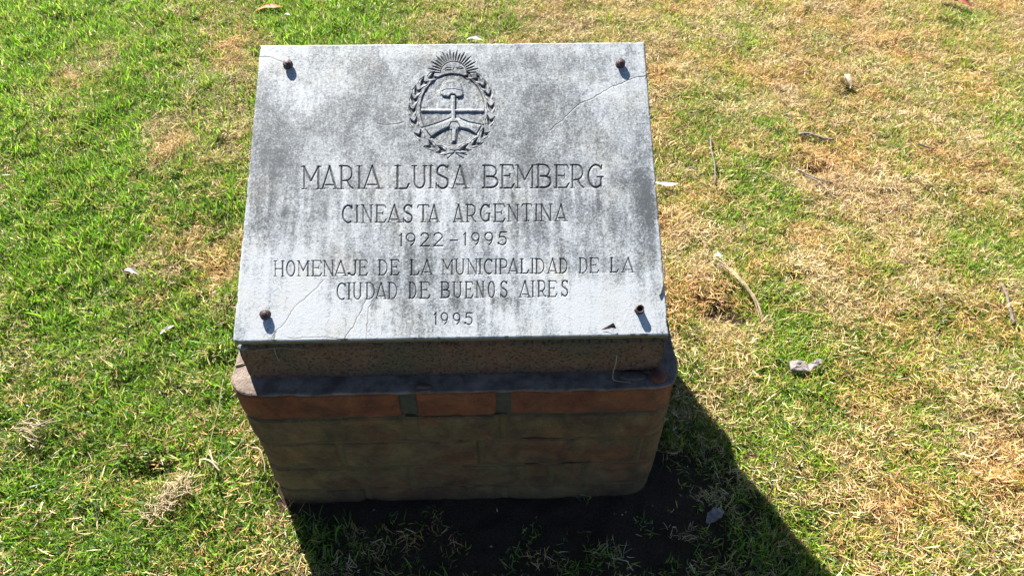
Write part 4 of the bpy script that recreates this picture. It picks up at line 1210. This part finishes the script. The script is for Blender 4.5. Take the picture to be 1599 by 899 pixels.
# stems and twigs
stems('twig', [[(.717, 1.132, .024), (.706, 1.06, .023), (.700, .99, .023), (.686, .912, .022)]], [(.0026, .0022)], twig_m, 'thin straight brown twig lying upright in view right of the plaque', 'twig')
stems('twig', [[(1.312, .520, .012), (1.305, .48, .015), (1.292, .43, .015), (1.286, .392, .012)]], [(.0034, .0042)], twig_m, 'thick grey twig at the right edge of the lawn', 'twig')
stems('twig', [[(1.00, 1.155, .012), (1.03, 1.165, .015), (1.07, 1.15, .015), (1.108, 1.142, .012)]], [(.0050, .0038)], bark_m, 'grey crusty stick lying crosswise right of the plaque', 'twig')
stems('twig', [[(.945, .995, .02), (.975, .955, .022), (1.022, .912, .02)], [(.962, .965, .02), (.985, .92, .02), (.992, .892, .018)]], [(.0035, .002), (.0026, .0014)], twig_m, 'forked pale grey twig under the dark hollow right of the plaque', 'twig')
stems('twig', [[(1.335, 1.085, .02), (1.372, 1.06, .02)]], [(.0036, .0024)], twig_m, 'short grey stub of twig far to the right', 'twig')
ST = 'stem'
_r = random.Random(77); _p = []; _q = []
for k in range(8):
    o_ = _r.uniform(-.006, .006); q_ = _r.uniform(-.004, .004)
    _p.append([(.622 + _r.uniform(-.01, .012), .606 + _r.uniform(-.02, .02), .022), (.650 + o_, .552 + q_, .030), (.681 + o_ * .5, .478 + q_, .030 + q_ * .4), (.692 + o_ * .9, .412 + _r.uniform(-.006, .012), .014)])
    _q.append((.0006, .0009))
stems('dry_stem', _p, _q, straw_s, 'bent bundle of dry stems arching over a hollow right of the plaque', ST, flatten=.6)
stems('dry_stem', [[(-.530, .070, .026), (-.505, .060, .028), (-.478, .035, .022)], [(-.512, .085, .026), (-.497, .058, .028), (-.483, .050, .024)]], [(.0024, .0018), (.0018, .0012)], straw_s, 'stubby flattened dry stem in the grass left of the pedestal', ST, flatten=.5)
stems('dry_stem', [[(-.487, .055, .026), (-.462, .085, .030), (-.440, .118, .036), (-.412, .118, .034), (-.395, .105, .026)], [(-.447, .086, .028), (-.425, .10, .030), (-.402, .112, .030)],
                   [(-.425, .088, .03), (-.405, .075, .03), (-.390, .03, .022)]], [(.0013, .0011), (.0011, .001), (.0016, .0012)], straw_s, 'looping wiry dry stem beside the lower left edge of the pedestal', ST)
stems('dry_stem', [[(-.518, .245, .05), (-.517, .17, .034), (-.516, .10, .028), (-.512, .04, .024)]], [(.0007, .0005)], straw_s, 'long straight straw pointing at the camera left of the pedestal', ST)
stems('dry_stem', [[(-.503, .215, .028), (-.452, .262, .030)]], [(.0018, .0016)], straw_s, 'short straight straw lying slantwise left of the pedestal', ST)
for k in range(1):
    rr = random.Random(5)
    ps = []; rs = []
    for i in range(9):
        x = -.905 + rr.uniform(-.02, .02); y = .145 + rr.uniform(-.02, .02)
        ps.append([(x, y, .024), (x + rr.uniform(.01, .03), y - rr.uniform(-.005, .012), .03), (x + rr.uniform(.035, .06), y + rr.uniform(-.03, .03), .022)]); rs.append((.0014, .001))
    stems('straw_clump', ps, rs, straw_s, 'small bundle of pale straws in green grass at the far left', 'straw')
    ps = []; rs = []
    for i in range(130):
        t = rr.random(); x = -.595 + .050 * t + rr.gauss(0, .013); y = -.052 + .070 * t + rr.gauss(0, .010); a = rr.gauss(.9, 1.4)
        l = rr.uniform(.012, .03); z = .014 + rr.uniform(0, .014)
        ps.append([(x, y, z), (x + l * .5 * math.cos(a), y + l * .5 * math.sin(a), z + .005), (x + l * math.cos(a + .4), y + l * math.sin(a + .4), z - .002)]); rs.append((.0009, .0005))
    stems('straw_clump', ps, rs, bleached_m, 'thick matted clump of pale dead grass at the lower left', 'straw', flatten=.5)
stems('dry_stem', [[(1.43, 1.01, .03), (1.53, 1.05, .034), (1.62, 1.09, .032), (1.70, 1.13, .026)]], [(.0013, .0009)], straw_s, 'long pale straw lying near the right border of the lawn', ST)
stems('dry_stem', [[(-.60, .62, .026), (-.54, .61, .034), (-.47, .60, .030), (-.42, .63, .024)]], [(.0014, .0008)], straw_s, 'thin pale straw touching the left edge of the plaque from the grass', ST)
stems('dry_stem', [[(.905, .905, .02), (.86, .93, .026), (.83, .96, .024)]], [(.0014, .001)], straw_s, 'short pale straw left of the forked twig', ST)

# on the memorial
def on_slab(x, y, w):
    u, v = p2s(x, y); p = slab.matrix_basis @ Vector((u, v, w)); return (p.x, p.y, p.z)
slab.rotation_euler = (TILT, 0, 0)
slab.matrix_basis = Matrix.Translation((0, 0, HS)) @ Matrix.Rotation(TILT, 4, 'X')
stems('root_fibre', [[on_slab(1036, 405, .001), on_slab(1037, 425, .0016), on_slab(1035, 445, .0018), on_slab(1030, 461, .0012)]], [(.0007, .0013)], twig_m,
      'thin grey fibre on the right edge of the marble', 'fibre', z_is_abs=True, jit=.0002)
# dry leaf fragment standing on the marble above its lower edge
u, v = p2s(951, 513)
V = [(-.013, -.001, 0), (.006, .008, 0), (.011, .001, 0), (.0075, .0085, .0045), (.0, .0045, .0032), (-.008, .001, .0012), (.0105, .002, .0028)]
bm = bmesh.new()
vv = [bm.verts.new(p) for p in [(-.0125, -.0005, .0002), (-.006, .0025, .0012), (.000, .0055, .0032), (.0062, .0088, .0048), (.0085, .0050, .0042), (.0110, .0005, .0012), (.004, .0015, .0024), (-.004, -.0002, .001)]]
bm.faces.new(vv)
bmesh.ops.solidify(bm, geom=list(bm.faces), thickness=.0005)
me = bpy.data.meshes.new('leaf_fragment'); bm.to_mesh(me); bm.free(); me.materials.append(leaf_m)
o = link(bpy.data.objects.new('leaf_fragment', me)); o.matrix_world = slab.matrix_basis @ Matrix.Translation((u, v, .0006))
tag(o, 'small dark brown leaf fragment on the lower right of the marble', 'leaf')

def lump(name, loc, r, mat, label, cat, sq=(1, 1, .7), seed=1):
    bm = bmesh.new(); bmesh.ops.create_icosphere(bm, subdivisions=3, radius=1)
    a, b = VNoise(seed), VNoise(seed + 5)
    for v_ in bm.verts:
        c = v_.co.copy()
        k = 1 + .45 * (float(a(np.array([c.x * 1.7 + c.z * 2]), np.array([c.y * 1.7]), 3)[0]) - .5)
        v_.co = Vector((c.x * sq[0], c.y * sq[1], c.z * sq[2])) * r * k
    me = bpy.data.meshes.new(name); bm.to_mesh(me); bm.free(); me.materials.append(mat)
    for p in me.polygons: p.use_smooth = True
    o = link(bpy.data.objects.new(name, me)); o.location = loc
    return tag(o, label, cat)
lump('clod', (.322, -.004, HL + .008), .013, clod_m, 'small reddish clod on the right front corner of the ledge', 'clod', seed=3)
lump('pebble', (-.318, KF - .001, undz(KF) - .0075), .0065, pebble_m, 'small grey pebble stuck under the front left corner of the marble', 'pebble', (1.2, 1, .7), 4)
stems('dry_stem', [[(-.357, .035, HL + .002), (-.343, .040, HL + .003), (-.338, .050, HL + .004)]], [(.0014, .0010)], straw_s, 'tiny pale straw on the sunlit left corner of the ledge', ST, z_is_abs=True, jit=.0003)
stems('dry_stem', [[(.252, .002, HL + .056), (.251, -.004, HL + .040), (.249, -.006, HL + .018), (.253, -.008, HL + .003), (.278, -.011, HL + .002)]], [(.0008, .0007)], straw_s, 'thin straw leaning on the block at the right of the ledge', ST, z_is_abs=True, jit=.0003)
stems('dry_stem', [[(-.270, .008, undz(KF) - .006), (-.269, .002, undz(KF) - .015), (-.268, .003, undz(KF) - .035)], [(-.300, .006, undz(KF) - .012), (-.262, .004, undz(KF) - .004), (-.225, .006, undz(KF) - .012)]],
      [(.0006, .0005), (.0005, .0004)], straw_s, 'fine straws caught under the left of the marble', ST, z_is_abs=True, jit=.0003)
lump('leaf_litter', (.285, .000, HL + .003), .012, leaf_m, 'dark crumbled leaf litter on the ledge beside the clod', 'litter', (1.8, .8, .35), 8)
lump('leaf_litter', (-.050, -.012, HL + .002), .008, leaf_m, 'dark crumb of litter on the middle of the ledge', 'litter', (1.6, .6, .35), 9)

# crumbs of bleached leaf, bark and seed husk caught in the turf: nobody could count them
flake_m, nt, bs = new_mat('lawn_flakes')
nt.links.new(attr(nt, 'tone').outputs['Color'], bs.inputs['Base Color']); bs.inputs['Roughness'].default_value = .7
rg = np.random.default_rng(99)
nfl = 2600
fx = rg.uniform(-2.0, 2.3, nfl); fy = rg.uniform(-.5, 2.4, nfl)
kk = ~((np.abs(fx) < WB + .01) & (fy > YF - .01) & (fy < YB + .01))
fx, fy = fx[kk], fy[kk]; nfl = len(fx)
fz = gz(fx, fy) + rg.uniform(.006, .024, nfl) * (1 - .6 * bare_and_shade(fx, fy))
V = []; F = []; T = []
tones = [(.60, .56, .46), (.46, .36, .22), (.20, .11, .06), (.10, .07, .05), (.36, .22, .10), (.70, .68, .60)]
for i in range(nfl):
    a = rg.uniform(0, 6.28); l = rg.uniform(.003, .0085); w = l * rg.uniform(.22, .6); ti = rg.normal(0, .45, 2)
    ux = np.array([math.cos(a), math.sin(a), ti[0]]); uy = np.array([-math.sin(a), math.cos(a), ti[1]]); c0 = np.array([fx[i], fy[i], fz[i]])
    b0 = len(V)
    for (p, q, h_) in ((-1, 0, 0), (-.35, -1, .0), (-.3, .9, .0), (.1, 0, .22), (.55, -.8, 0), (.5, .8, 0), (1, .1, -.1)):
        V.append(c0 + ux * p * l * .5 + uy * q * w * .5 + np.array([0, 0, h_ * l]))
    F += [(b0, b0 + 1, b0 + 3), (b0, b0 + 3, b0 + 2), (b0 + 1, b0 + 4, b0 + 3), (b0 + 2, b0 + 3, b0 + 5), (b0 + 4, b0 + 6, b0 + 3), (b0 + 3, b0 + 6, b0 + 5)]
    t = np.array(tones[rg.choice(6, p=(.16, .24, .24, .16, .14, .06))]) * rg.uniform(.6, 1.1)
    T += [(*t, 1)] * 7
fl = mesh_np('leaf_crumbs', V, F, flake_m, None, False, {'tone': ('FLOAT_COLOR', np.array(T))})
tag(fl, 'crumbs of bleached and brown dead leaf scattered through the turf', kind='stuff')
